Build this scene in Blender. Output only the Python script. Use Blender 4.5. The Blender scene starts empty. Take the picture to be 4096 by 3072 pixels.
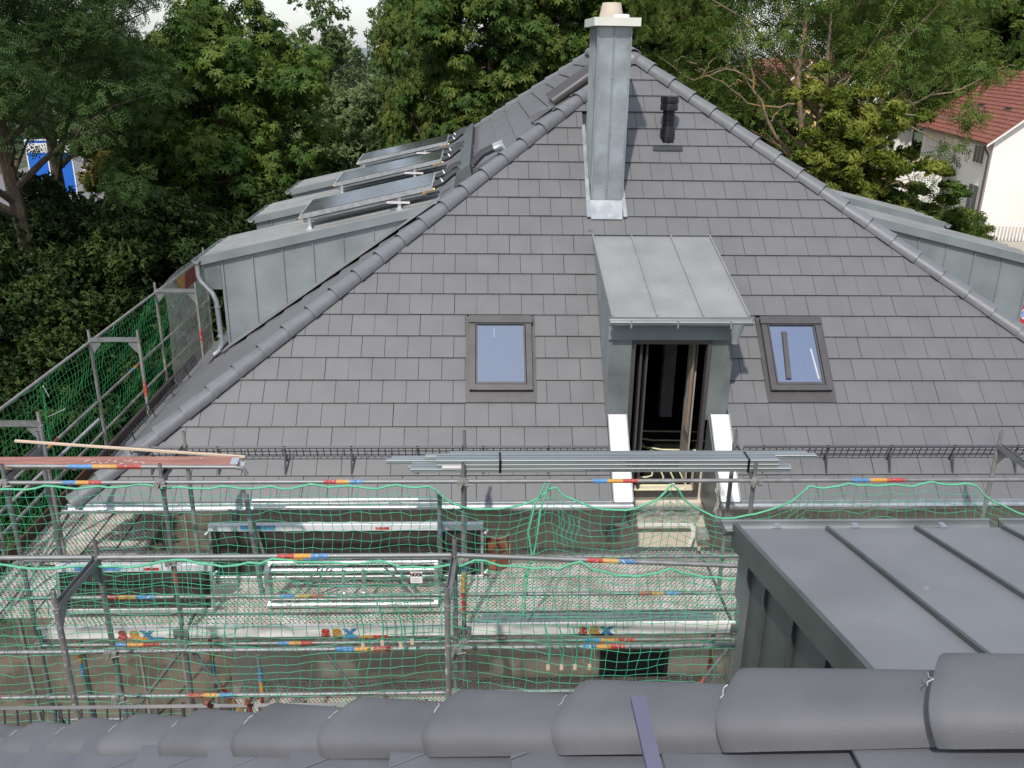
import bpy, math, random
import numpy as np
from mathutils import Vector, Matrix
random.seed(7); rng = np.random.default_rng(7)
S = bpy.context.scene
COL = S.collection
R_ = math.radians

# ------------------------------------------------------------------ camera
cam_d = bpy.data.cameras.new('camera'); cam = bpy.data.objects.new('camera', cam_d); COL.objects.link(cam)
TH, PSI, RHO = R_(20.649), R_(2.261), R_(0.852)
Fv = Vector((math.sin(PSI)*math.cos(TH), math.cos(PSI)*math.cos(TH), -math.sin(TH)))
Rv = Vector((math.cos(PSI), -math.sin(PSI), 0)); Uv = Rv.cross(Fv)
R2 = Rv*math.cos(RHO) + Uv*math.sin(RHO); U2 = -Rv*math.sin(RHO) + Uv*math.cos(RHO)
cam.matrix_world = Matrix(((R2.x, U2.x, -Fv.x, 0), (R2.y, U2.y, -Fv.y, 0), (R2.z, U2.z, -Fv.z, 0), (0, 0, 0, 1)))
cam_d.sensor_width = 36.0; cam_d.lens = 36.0*3550.05/4096
cam_d.clip_start = 0.05; cam_d.clip_end = 2000
S.camera = cam

# ------------------------------------------------------------------ light
SUN_EL, SUN_AZ = R_(50), R_(180+18)          # behind the camera, a little to the left
W = bpy.data.worlds.new('World'); S.world = W; W.use_nodes = True
nt = W.node_tree; nt.nodes.clear()
sky = nt.nodes.new('ShaderNodeTexSky'); sky.sky_type = 'NISHITA'; sky.sun_disc = False
sky.sun_elevation = SUN_EL; sky.sun_rotation = SUN_AZ
sky.air_density = 1.0; sky.dust_density = 1.2; sky.ozone_density = 1.0
bg = nt.nodes.new('ShaderNodeBackground'); bg.inputs['Strength'].default_value = 0.15
wo = nt.nodes.new('ShaderNodeOutputWorld')
wtc = nt.nodes.new('ShaderNodeTexCoord'); wmp = nt.nodes.new('ShaderNodeMapping'); wmp.inputs['Scale'].default_value = (1, 1, 2.2)
wnz = nt.nodes.new('ShaderNodeTexNoise'); wnz.inputs['Scale'].default_value = 2.3; wnz.inputs['Detail'].default_value = 9; wnz.inputs['Roughness'].default_value = .55
wrp = nt.nodes.new('ShaderNodeMapRange'); wrp.inputs[1].default_value = .36; wrp.inputs[2].default_value = .68; wrp.inputs[3].default_value = .55; wrp.inputs[4].default_value = .95
wmx = nt.nodes.new('ShaderNodeMix'); wmx.data_type = 'RGBA'; wmx.inputs[7].default_value = (2.6, 2.72, 3.0, 1)      # thin cloud
nt.links.new(wtc.outputs['Generated'], wmp.inputs[0]); nt.links.new(wmp.outputs[0], wnz.inputs['Vector']); nt.links.new(wnz.outputs[0], wrp.inputs[0])
nt.links.new(wrp.outputs[0], wmx.inputs[0]); nt.links.new(sky.outputs[0], wmx.inputs[6])
nt.links.new(wmx.outputs[2], bg.inputs[0]); nt.links.new(bg.outputs[0], wo.inputs[0])
sun_d = bpy.data.lights.new('sun', 'SUN'); sun = bpy.data.objects.new('sun', sun_d); COL.objects.link(sun)
sun_d.energy = 2.1; sun_d.angle = R_(1.6); sun_d.color = (1.0, 0.95, 0.87)
sdir = Vector((math.sin(SUN_AZ)*math.cos(SUN_EL), math.cos(SUN_AZ)*math.cos(SUN_EL), math.sin(SUN_EL)))
sun.rotation_euler = (-sdir).to_track_quat('-Z', 'Y').to_euler(); sun.location = (0, 0, 30)
S.view_settings.view_transform = 'Standard'; S.view_settings.look = 'None'
S.view_settings.exposure = 0.80; S.view_settings.gamma = 1.0
S.render.engine = 'CYCLES'

# ------------------------------------------------------------------ materials
MATS = {}
def mat(name, col, rough=.6, metal=0., var=.12, scale=6., bump=0., bscale=60., spec=.5, col2=None, thr=None, trans=0., rnd=0., detail=4., stretch=None, spots=None):
    if name in MATS: return MATS[name]
    m = bpy.data.materials.new(name); m.use_nodes = True; n = m.node_tree; N = n.nodes; L = n.links
    b = N['Principled BSDF']; out = N['Material Output']
    b.inputs['Roughness'].default_value = rough; b.inputs['Metallic'].default_value = metal
    b.inputs['Specular IOR Level'].default_value = spec
    tc = N.new('ShaderNodeTexCoord'); vec = tc.outputs['Object']
    geo = N.new('ShaderNodeNewGeometry')
    if stretch:
        mp = N.new('ShaderNodeMapping'); mp.inputs['Scale'].default_value = stretch
        L.new(geo.outputs['Position'], mp.inputs[0]); vec = mp.outputs[0]
    else: vec = geo.outputs['Position']
    nz = N.new('ShaderNodeTexNoise'); nz.inputs['Scale'].default_value = scale; nz.inputs['Detail'].default_value = detail
    L.new(vec, nz.inputs['Vector'])
    rp = N.new('ShaderNodeValToRGB')
    c = Vector(col); c2 = Vector(col2) if col2 else None
    if c2 is None:
        a = c*(1-var); d = c*(1+var)
        rp.color_ramp.elements[0].position = .3; rp.color_ramp.elements[1].position = .7
    else:
        a, d = c, c2
        t = thr if thr else .55
        rp.color_ramp.elements[0].position = t-.08; rp.color_ramp.elements[1].position = t+.08
    rp.color_ramp.elements[0].color = (*a, 1); rp.color_ramp.elements[1].color = (*d, 1)
    L.new(nz.outputs[0], rp.inputs[0]); cur = rp.outputs[0]
    if spots:                                    # (colour, scale, threshold)
        n2 = N.new('ShaderNodeTexNoise'); n2.inputs['Scale'].default_value = spots[1]; n2.inputs['Detail'].default_value = 3
        L.new(geo.outputs['Position'], n2.inputs['Vector'])
        r2 = N.new('ShaderNodeValToRGB'); r2.color_ramp.elements[0].position = spots[2]; r2.color_ramp.elements[1].position = spots[2]+.03
        L.new(n2.outputs[0], r2.inputs[0])
        mx = N.new('ShaderNodeMix'); mx.data_type = 'RGBA'
        L.new(r2.outputs[0], mx.inputs[0]); L.new(cur, mx.inputs[6]); mx.inputs[7].default_value = (*spots[0], 1); cur = mx.outputs[2]
    if rnd:
        oi = N.new('ShaderNodeObjectInfo'); hs = N.new('ShaderNodeMapRange')
        hs.inputs[3].default_value = 1-rnd; hs.inputs[4].default_value = 1+rnd
        L.new(oi.outputs['Random'], hs.inputs[0])
        vm = N.new('ShaderNodeVectorMath'); vm.operation = 'SCALE'
        L.new(cur, vm.inputs[0]); L.new(hs.outputs[0], vm.inputs['Scale']); cur = vm.outputs[0]
    L.new(cur, b.inputs['Base Color'])
    if bump:
        bz = N.new('ShaderNodeTexNoise'); bz.inputs['Scale'].default_value = bscale; bz.inputs['Detail'].default_value = 3
        L.new(vec, bz.inputs['Vector'])
        bp = N.new('ShaderNodeBump'); bp.inputs['Strength'].default_value = bump; bp.inputs['Distance'].default_value = .01
        L.new(bz.outputs[0], bp.inputs['Height']); L.new(bp.outputs[0], b.inputs['Normal'])
    if rough < .6:                                # uneven sheen
        rr = N.new('ShaderNodeMapRange'); rr.inputs[3].default_value = max(.05, rough-.1); rr.inputs[4].default_value = rough+.12
        L.new(nz.outputs[0], rr.inputs[0]); L.new(rr.outputs[0], b.inputs['Roughness'])
    if trans:
        tr = N.new('ShaderNodeBsdfTranslucent'); L.new(cur, tr.inputs[0])
        ms = N.new('ShaderNodeMixShader'); ms.inputs[0].default_value = trans
        L.new(b.outputs[0], ms.inputs[1]); L.new(tr.outputs[0], ms.inputs[2]); L.new(ms.outputs[0], out.inputs[0])
    MATS[name] = m; return m

M_tile = mat('roof_tile', (.142, .142, .148), .45, var=.05, scale=3., rnd=.035, bump=.06, bscale=40, spec=.5, spots=((.22, .22, .22), 150, .76))
M_tile2 = mat('roof_tile_joined', (.140, .140, .146), .45, var=.05, scale=2.2, bump=.06, bscale=40)
M_cap = mat('hip_cap', (.15, .155, .168), .47, var=.08, scale=8, bump=.05, bscale=90, rnd=.05)
M_ncap = mat('near_cap', (.125, .126, .136), .58, var=.14, scale=4, detail=9, bump=.10, bscale=300, spots=((.30, .29, .30), 170, .735))
M_ntile = mat('near_tile', (.115, .119, .136), .5, var=.12, scale=5, bump=.1, bscale=200)
M_deck = mat('roof_deck', (.03, .03, .032), .9)
M_zinc = mat('zinc_sheet', (.27, .30, .31), .42, .35, var=.16, scale=1.7, detail=6, bump=.03, bscale=8)
M_zincc = mat('zinc_chimney', (.33, .365, .375), .36, .45, var=.30, scale=2.6, detail=7, bump=.03, bscale=8)
M_zincd = mat('zinc_dark', (.21, .23, .235), .40, .45, var=.22, scale=2.5, detail=6, bump=.03, bscale=8)
M_zincr = mat('zinc_roof', (.30, .31, .305), .5, .25, var=.10, scale=2.2, detail=8, spots=((.24, .24, .23), 14, .70))
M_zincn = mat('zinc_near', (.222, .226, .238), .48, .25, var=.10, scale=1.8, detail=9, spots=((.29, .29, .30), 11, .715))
M_zincnd = mat('zinc_near_cheek', (.11, .125, .122), .42, .4, var=.25, scale=3, detail=7)  # darker green-grey zinc; the near cheek's shade is put into the colour
M_alu = mat('aluminium', (.66, .67, .68), .32, .8, var=.10, scale=14)
M_tin = mat('bright_tin', (.42, .44, .46), .36, .75, var=.15, scale=6)
M_steel = mat('galvanised_steel', (.235, .24, .245), .5, .45, var=.16, scale=9, spots=((.62, .60, .56), 55, .69), bump=.05, bscale=70)
M_steelr = mat('weathered_steel', (.27, .265, .25), .6, .3, var=.2, scale=7, spots=((.30, .14, .06), 20, .68))
M_ant = mat('anthracite_paint', (.055, .057, .07), .45, var=.1)
M_black = mat('black_plastic', (.008, .008, .009), .22, var=.1)
M_pipei = mat('pipe_insulation', (.03, .034, .038), .6, var=.3, scale=30)
M_brass = mat('brass', (.55, .33, .10), .35, .9)
M_rail_w = mat('white_rail', (.68, .69, .72), .4, .2, var=.06)
M_red = mat('red_paint', (.40, .045, .035), .6, var=.2, spots=((.42, .36, .33), 42, .60))
M_yel = mat('yellow_paint', (.56, .27, .04), .6, var=.2, spots=((.42, .38, .33), 42, .60))
M_blu = mat('blue_paint', (.07, .23, .48), .6, var=.2, spots=((.42, .42, .42), 42, .60))
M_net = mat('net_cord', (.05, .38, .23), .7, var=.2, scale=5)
M_net2 = mat('net_cord_shaded', (.018, .20, .06), .7, var=.2, scale=5)  # darker copy of the cord green, with the left side's shade in it
M_rope = mat('net_rope', (.12, .46, .28), .8, var=.3, scale=90)
M_ply = mat('dark_plywood', (.040, .030, .027), .5, var=.25, scale=5, spots=((.2, .18, .16), 50, .73))
M_redply = mat('red_plank', (.27, .13, .105), .8, var=.25, scale=4, stretch=(.6, 8, 8), spots=((.5, .42, .36), 13, .70), bump=.2)
M_wood = mat('pale_wood', (.62, .48, .36), .7, var=.1, scale=6, stretch=(.5, 10, 10))
M_woodw = mat('worn_wood', (.40, .30, .20), .8, var=.2, scale=5)
M_rust = mat('rust_sheet', (.26, .085, .045), .7, var=.3, scale=9, spots=((.42, .30, .2), 16, .62))
M_wall = mat('beige_render', (.66, .59, .49), .9, var=.07, scale=1.2, detail=6, bump=.15, bscale=250)
M_white = mat('white_board', (.80, .78, .80), .6, var=.03)
M_whitef = mat('white_paint', (.78, .78, .77), .6, var=.04)
M_bold = mat('toe_board_white', (.80, .79, .76), .6, var=.06, scale=8, spots=((.45, .42, .38), 30, .70))
M_frame = mat('window_frame', (.088, .083, .085), .40, .3, var=.06)
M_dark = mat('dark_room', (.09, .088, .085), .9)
M_pboard = mat('plasterboard', (.36, .32, .28), .8, var=.06)
M_greyb = mat('grey_board', (.46, .46, .46), .8)
M_mat = mat('heating_mat', (.010, .010, .011), .5, var=.3, scale=60, bump=1.0, bscale=50)
M_tube = mat('heating_pipe', (.78, .78, .52), .5, var=.12, scale=20)
M_pot = mat('clay_pot', (.50, .43, .345), .7, var=.05)
M_capw = mat('chimney_cap', (.66, .66, .60), .5, var=.05)
M_brick = mat('far_roof_tile', (.25, .088, .062), .8, var=.25, scale=3)
M_wh = mat('white_render', (.82, .80, .76), .9, var=.04)
M_ywh = mat('yellow_render', (.75, .50, .19), .9, var=.05)
M_glassd = mat('dark_glass', (.03, .035, .04), .35, spec=.25)
M_bark = mat('bark', (.10, .072, .05), .9, var=.4, scale=6, bump=.6, bscale=25, stretch=(6, 6, 1.2))
M_barko = mat('ash_bark', (.19, .14, .095), .9, var=.3, scale=8, bump=.4, bscale=25, spots=((.33, .19, .05), 5, .58))
M_barkb = mat('birch_bark', (.62, .60, .55), .8, col2=(.06, .05, .05), thr=.62, scale=9, stretch=(1, 1, 3))
M_asph = mat('asphalt', (.16, .155, .16), .9, var=.12, scale=8)
M_dirt = mat('dirt', (.15, .118, .088), .95, col2=(.085, .068, .05), thr=.5, scale=1.6, detail=10, bump=.8, bscale=9)
M_grass = mat('grass', (.035, .055, .018), .95, col2=(.09, .085, .03), thr=.55, scale=.35, detail=8)
M_blue = mat('sign_blue', (.01, .13, .60), .5, var=.03)
M_tape = mat('white_tape', (.8, .79, .76), .6, var=.05)
M_lime = mat('lime_pot', (.45, .62, .03), .5)
M_orp = mat('orange_pot', (.75, .42, .03), .5)
M_navy = mat('flag_navy', (.012, .03, .10), .8)
M_fred = mat('flag_red', (.50, .03, .04), .8)
M_fwh = mat('flag_white', (.78, .78, .78), .8)
M_pbar = mat('periwinkle_bar', (.085, .085, .14), .45, var=.05)

def leafmat(name, a, b, trans=.35, scale=.9):
    m = mat(name, a, .55, col2=b, thr=.52, scale=scale, detail=8, trans=trans, spec=.2); return m
L_ches = leafmat('chestnut_leaf', (0.055, 0.112, 0.020), (0.130, 0.190, 0.034), .28)
L_ches2 = leafmat('chestnut_leaf_dry', (0.060, 0.115, 0.023), (0.145, 0.180, 0.036), .28)
L_ash = leafmat('ash_leaf', (0.070, 0.130, 0.022), (0.155, 0.205, 0.042), .35)
L_dark = leafmat('robinia_leaf', (0.031, 0.068, 0.017), (0.065, 0.112, 0.029), .28)
L_yel = leafmat('maple_leaf', (0.14, 0.19, 0.025), (0.30, 0.33, 0.06), .4)
L_birch = leafmat('birch_leaf', (0.17, 0.25, 0.10), (0.27, 0.34, 0.16), .5)
L_bush = leafmat('bush_leaf', (0.026, 0.055, 0.013), (0.058, 0.094, 0.021), .22)
L_och = leafmat('catkin_leaf', (0.078, 0.104, 0.019), (0.221, 0.182, 0.046), .3)

def perf_mat():
    m = bpy.data.materials.new('perforated_deck'); m.use_nodes = True; N = m.node_tree.nodes; L = m.node_tree.links
    b = N['Principled BSDF']; b.inputs['Roughness'].default_value = .75; b.inputs['Metallic'].default_value = .15
    g = N.new('ShaderNodeNewGeometry'); sp = N.new('ShaderNodeSeparateXYZ'); L.new(g.outputs['Position'], sp.inputs[0])
    def mth(op, a, bb=None):
        n = N.new('ShaderNodeMath'); n.operation = op
        for i, v in enumerate((a, bb)):
            if v is None: continue
            if isinstance(v, (int, float)): n.inputs[i].default_value = v
            else: L.new(v, n.inputs[i])
        return n.outputs[0]
    P = .052
    u = mth('DIVIDE', sp.outputs[0], P); v = mth('DIVIDE', sp.outputs[1], P*.62)
    row = mth('FLOOR', v); par = mth('MULTIPLY', mth('FLOORED_MODULO', row, 2.0), .5)
    fu = mth('SUBTRACT', mth('FRACT', mth('ADD', u, par)), .5); fv = mth('SUBTRACT', mth('FRACT', v), .5)
    rr = mth('SQRT', mth('ADD', mth('MULTIPLY', fu, fu), mth('MULTIPLY', fv, mth('MULTIPLY', fv, .6))))
    hole = mth('LESS_THAN', rr, .24)
    nz = N.new('ShaderNodeTexNoise'); nz.inputs['Scale'].default_value = 3.5; nz.inputs['Detail'].default_value = 8; L.new(g.outputs['Position'], nz.inputs[0])
    rp = N.new('ShaderNodeValToRGB'); rp.color_ramp.elements[0].color = (.42, .37, .31, 1); rp.color_ramp.elements[1].color = (.64, .61, .57, 1)
    rp.color_ramp.elements[0].position = .38; rp.color_ramp.elements[1].position = .62
    L.new(nz.outputs[0], rp.inputs[0])
    L.new(rp.outputs[0], b.inputs['Base Color'])
    tr = N.new('ShaderNodeBsdfTransparent'); ms = N.new('ShaderNodeMixShader')
    L.new(hole, ms.inputs[0]); L.new(b.outputs[0], ms.inputs[1]); L.new(tr.outputs[0], ms.inputs[2]); L.new(ms.outputs[0], N['Material Output'].inputs[0])
    return m
M_perf = perf_mat()

def film_mat(name, col, alpha):
    m = bpy.data.materials.new(name); m.use_nodes = True; N = m.node_tree.nodes; L = m.node_tree.links
    b = N['Principled BSDF']; b.inputs['Base Color'].default_value = (*col, 1); b.inputs['Roughness'].default_value = .18
    nz = N.new('ShaderNodeTexNoise'); nz.inputs['Scale'].default_value = 7; nz.inputs['Detail'].default_value = 5; nz.inputs['Distortion'].default_value = 2
    bp = N.new('ShaderNodeBump'); bp.inputs['Strength'].default_value = 1; bp.inputs['Distance'].default_value = .06
    L.new(nz.outputs[0], bp.inputs['Height']); L.new(bp.outputs[0], b.inputs['Normal'])
    rp = N.new('ShaderNodeMapRange'); rp.inputs[1].default_value = .35; rp.inputs[2].default_value = .75; rp.inputs[3].default_value = max(0, alpha-.22); rp.inputs[4].default_value = min(1, alpha+.35)
    L.new(nz.outputs[0], rp.inputs[0])
    tr = N.new('ShaderNodeBsdfTransparent'); ms = N.new('ShaderNodeMixShader')
    L.new(rp.outputs[0], ms.inputs[0]); L.new(tr.outputs[0], ms.inputs[1]); L.new(b.outputs[0], ms.inputs[2]); L.new(ms.outputs[0], N['Material Output'].inputs[0])
    return m
M_film = film_mat('plastic_film', (.84, .83, .81), .40)
M_banner = film_mat('banner_mesh', (.72, .73, .70), .62)

def pane_mat(name, tint, gl):
    m = bpy.data.materials.new(name); m.use_nodes = True; N = m.node_tree.nodes; L = m.node_tree.links
    g = N.new('ShaderNodeBsdfGlossy'); g.inputs['Roughness'].default_value = .015; g.inputs['Color'].default_value = (*tint, 1)
    tr = N.new('ShaderNodeBsdfTransparent'); tr.inputs[0].default_value = (.55, .62, .72, 1)
    ms = N.new('ShaderNodeMixShader'); ms.inputs[0].default_value = gl
    L.new(tr.outputs[0], ms.inputs[1]); L.new(g.outputs[0], ms.inputs[2]); L.new(ms.outputs[0], N['Material Output'].inputs[0])
    return m
M_pane = pane_mat('window_pane', (.80, .87, 1.0), .50)
M_coll = mat('collector_glass', (.05, .055, .06), .12, 0., var=.05, spec=.9)

# ------------------------------------------------------------------ mesh helpers
class MB:
    def __init__(s): s.v = []; s.f = []
    def add(s, vs, fs):
        o = len(s.v); s.v += [tuple(p) for p in vs]; s.f += [tuple(i+o for i in f) for f in fs]; return s
    def box(s, lo, hi, mtx=None):
        x0, y0, z0 = lo; x1, y1, z1 = hi
        vs = [Vector(p) for p in ((x0, y0, z0), (x1, y0, z0), (x1, y1, z0), (x0, y1, z0), (x0, y0, z1), (x1, y0, z1), (x1, y1, z1), (x0, y1, z1))]
        if mtx: vs = [mtx @ p for p in vs]
        return s.add(vs, [(0, 3, 2, 1), (4, 5, 6, 7), (0, 1, 5, 4), (1, 2, 6, 5), (2, 3, 7, 6), (3, 0, 4, 7)])
    def cbox(s, lo, hi, b=.004, mtx=None):            # box with chamfered long edges
        x0, y0, z0 = lo; x1, y1, z1 = hi
        vs = []; 
        for x in (x0, x1):
            for y, z in ((y0+b, z0), (y1-b, z0), (y1, z0+b), (y1, z1-b), (y1-b, z1), (y0+b, z1), (y0, z1-b), (y0, z0+b)):
                p = Vector((x, y, z)); vs.append(mtx @ p if mtx else p)
        fs = [tuple(range(7, -1, -1)), tuple(range(8, 16))] + [(i, (i+1) % 8, 8+(i+1) % 8, 8+i) for i in range(8)]
        return s.add(vs, fs)
    def quad(s, a, b, c, d): return s.add((a, b, c, d), [(0, 1, 2, 3)])
    def prism(s, poly, ext):                          # polygon (list of points) extruded by vector
        n = len(poly); e = Vector(ext); P = [Vector(p) for p in poly]
        return s.add(P + [p+e for p in P], [tuple(range(n-1, -1, -1)), tuple(range(n, 2*n))] + [(i, (i+1) % n, n+(i+1) % n, n+i) for i in range(n)])
    def tube(s, p0, p1, r, n=10, r1=None, cap=True):
        return s.path([p0, p1], [r, r if r1 is None else r1], n, cap)
    def path(s, pts, r, n=8, cap=True):
        pts = [Vector(p) for p in pts]; k = len(pts)
        rs = r if isinstance(r, (list, tuple)) else [r]*k
        t0 = (pts[1]-pts[0]).normalized()
        ref = Vector((0, 0, 1)) if abs(t0.z) < .9 else Vector((1, 0, 0))
        u = t0.cross(ref).normalized(); vs = []
        for i, p in enumerate(pts):
            a = (pts[i]-pts[i-1]) if i else (pts[1]-pts[0]); b = (pts[i+1]-pts[i]) if i < k-1 else a
            t = (a.normalized()+b.normalized()); t = t.normalized() if t.length > 1e-6 else a.normalized()
            u = (u - t*u.dot(t)); u = u.normalized() if u.length > 1e-6 else t.orthogonal().normalized(); w = t.cross(u)
            vs += [p+(u*math.cos(2*math.pi*j/n)+w*math.sin(2*math.pi*j/n))*rs[i] for j in range(n)]
        fs = [(i*n+j, i*n+(j+1) % n, (i+1)*n+(j+1) % n, (i+1)*n+j) for i in range(k-1) for j in range(n)]
        if cap: fs += [tuple(range(n-1, -1, -1)), tuple(range((k-1)*n, k*n))]
        return s.add(vs, fs)
    def grid(s, pts, nu, nv):
        return s.add(pts, [(j*nu+i, j*nu+i+1, (j+1)*nu+i+1, (j+1)*nu+i) for j in range(nv-1) for i in range(nu-1)])
    def lathe(s, c, prof, n=16, ax=None):
        c = Vector(c); vs = []
        for r, z in prof: vs += [c+Vector((r*math.cos(2*math.pi*j/n), r*math.sin(2*math.pi*j/n), z)) for j in range(n)]
        k = len(prof)
        fs = [(i*n+j, i*n+(j+1) % n, (i+1)*n+(j+1) % n, (i+1)*n+j) for i in range(k-1) for j in range(n)]
        fs += [tuple(range(n-1, -1, -1)), tuple(range((k-1)*n, k*n))]
        return s.add(vs, fs)
    def mesh(s, name, m, smooth=False):
        me = bpy.data.meshes.new(name); me.from_pydata([tuple(p) for p in s.v], [], s.f); me.validate()
        if m: me.materials.append(m)
        if smooth:
            me.polygons.foreach_set('use_smooth', [True]*len(me.polygons)); me.set_sharp_from_angle(angle=R_(38))
        me.update(); return me
    def build(s, name, m, parent=None, smooth=False):
        return link(name, s.mesh(name, m, smooth), parent)
def link(name, me, parent=None, mtx=None):
    o = bpy.data.objects.new(name, me); COL.objects.link(o)
    if parent:
        o.parent = parent
        if parent.type == 'EMPTY': o.matrix_parent_inverse = Matrix.Translation(-Vector(parent.location))
    if mtx is not None: o.matrix_basis = mtx
    return o
def tag(o, label=None, cat=None, group=None, kind=None):
    if label: o['label'] = label
    if cat: o['category'] = cat
    if group: o['group'] = group
    if kind: o['kind'] = kind
    return o
def thing(name, label, cat, loc=(0, 0, 0), group=None):
    o = bpy.data.objects.new(name, None); COL.objects.link(o); o.location = loc; o.empty_display_size = .2
    return tag(o, label, cat, group)
def text_obj(name, txt, size, m, parent, mtx, bold=0., ext=.0015, sx=1.):
    cu = bpy.data.curves.new(name, 'FONT'); cu.body = txt; cu.size = size; cu.offset = bold; cu.extrude = ext; cu.align_x = 'CENTER'; cu.align_y = 'CENTER'
    cu.resolution_u = 3
    tmp = bpy.data.objects.new('tmp_text', cu); COL.objects.link(tmp)
    dg = bpy.context.evaluated_depsgraph_get()
    me = bpy.data.meshes.new_from_object(tmp.evaluated_get(dg)); bpy.data.objects.remove(tmp); bpy.data.curves.remove(cu)
    me.name = name; me.materials.clear(); me.materials.append(m); me.transform(mtx @ Matrix.Diagonal((sx, 1, 1, 1)))
    return link(name, me, parent)
FACE_CAM = Matrix.Rotation(R_(90), 4, 'X')            # text that faces -Y

# ------------------------------------------------------------------ ground
def struct(name, mb, m): return tag(mb.build(name, m), kind='structure')
GZ = -11.0
mb = MB(); mb.quad((-900, -300, GZ), (900, -300, GZ), (900, 1500, GZ), (-900, 1500, GZ)); struct('ground', mb, M_grass)
mb = MB(); mb.add([(-11, 2, GZ+.02), (13, 2, GZ+.02), (13, 12, GZ+.02), (11, 27, GZ+.02), (-8, 27, GZ+.02), (-8.5, 20, GZ+.02), (-11, 15, GZ+.02)], [tuple(range(7))]); struct('building_yard', mb, M_dirt)
mb = MB(); mb.quad((-46, 150, GZ+.03), (-40, 150, GZ+.03), (-24, 40, GZ+.03), (-40, 40, GZ+.03))
road = struct('road', mb, M_asph)
for i in range(14):
    t0 = i/14.; t1 = t0+.03
    a = Vector((-43, 150, GZ+.036)).lerp(Vector((-32, 40, GZ+.036)), t0); b = Vector((-43, 150, GZ+.036)).lerp(Vector((-32, 40, GZ+.036)), t1)
    MB().quad(a+Vector((-.08, 0, 0)), b+Vector((-.08, 0, 0)), b+Vector((.08, 0, 0)), a+Vector((.08, 0, 0))).build('lane_mark', M_whitef, road)
mb = MB(); mb.quad((26, 45, GZ+.02), (50, 45, GZ+.02), (50, 62, GZ+.02), (26, 62, GZ+.02)); struct('paved_court', mb, mat('paving', (.42, .37, .31), .9, var=.1))
hills = MB(); pts = []
for j, (y, h) in enumerate(((700, 0), (760, 5), (900, 9), (1000, 7), (1100, 0))):
    for i in range(41): pts.append((-800+40*i, y+30*math.sin(i*.7), GZ + h*(1+.35*math.sin(i*.45)+.2*math.sin(i*1.3+1))*(1 if h else 0)))
hills.grid(pts, 41, 5); struct('hills', hills, mat('hazed_hill', (.16, .20, .19), 1.))  # distance haze is mixed into the hill colour

# ------------------------------------------------------------------ main house
PH = R_(43.472); T = math.tan(PH); CP, SP = math.cos(PH), math.sin(PH)
X0, Y0, Z0, E_ = -.183, 9.578, -5.110, .325
AX, AY, AZ = 2.42, 14.88, -.085                       # front end of the ridge
TL = .697; PL = math.atan(TL)
XL, XR = AX-(AZ-Z0)/TL, AX+(AZ-Z0)/TL
RY = 20.6                                             # rear end of the ridge
YB = RY + (AY-Y0)
house = thing('house', 'grey-tiled hip roof house under construction with zinc dormers and metal-clad chimney', 'house', (AX, 16, GZ))

# frames of the four roof faces: origin at eave, u along eave, s up slope, n outward
def frame(o, u, s):
    o, u, s = Vector(o), Vector(u).normalized(), Vector(s).normalized(); n = u.cross(s)
    return Matrix(((u.x, s.x, n.x, o.x), (u.y, s.y, n.y, o.y), (u.z, s.z, n.z, o.z), (0, 0, 0, 1)))
FR = frame((0, Y0, Z0-.035), (1, 0, 0), (0, CP, SP))                # local: (X, s, n)
LF = frame((XL, 0, Z0-.035), (0, -1, 0), (math.cos(PL), 0, math.sin(PL)))   # local: (-Y, s, n)
SLEN = (AY-Y0)/CP; LLEN = (AX-XL)/math.cos(PL)

def clip(poly, a, b, c):                              # keep a*x+b*y<=c
    out = []
    for i in range(len(poly)):
        p, q = poly[i], poly[(i+1) % len(poly)]; dp = a*p[0]+b*p[1]-c; dq = a*q[0]+b*q[1]-c
        if dp <= 0: out.append(p)
        if dp*dq < 0: t = dp/(dp-dq); out.append((p[0]+(q[0]-p[0])*t, p[1]+(q[1]-p[1])*t))
    return out
def tile_mesh(poly, s0, mb=None, dx=0., dn=0., TH_=.020, base=.012, tilt=.072, bev=.003):
    # poly in (u,s); tile surface rises towards its lower edge
    c = (sum(p[0] for p in poly)/len(poly), sum(p[1] for p in poly)/len(poly))
    def top(p): return base + TH_ + dn + max(0., (.36-(p[1]-s0)))*tilt
    n = len(poly); vs = []
    for p in poly: vs.append((p[0]-dx, p[1], top(p)-TH_))
    for p in poly: vs.append((p[0]-dx, p[1], top(p)-bev))
    for p in poly:
        d = Vector((c[0]-p[0], c[1]-p[1])); d = d*(bev*1.3/max(d.length, 1e-4))
        vs.append((p[0]+d.x-dx, p[1]+d.y, top(p)))
    fs = [tuple(range(2*n, 3*n))]
    for i in range(n):
        j = (i+1) % n; fs += [(i, j, n+j, n+i), (n+i, n+j, 2*n+j, 2*n+i)]
    return vs, fs
def area(p): return abs(sum(p[i][0]*p[(i+1) % len(p)][1]-p[(i+1) % len(p)][0]*p[i][1] for i in range(len(p))))/2
GAP = .0017
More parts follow.
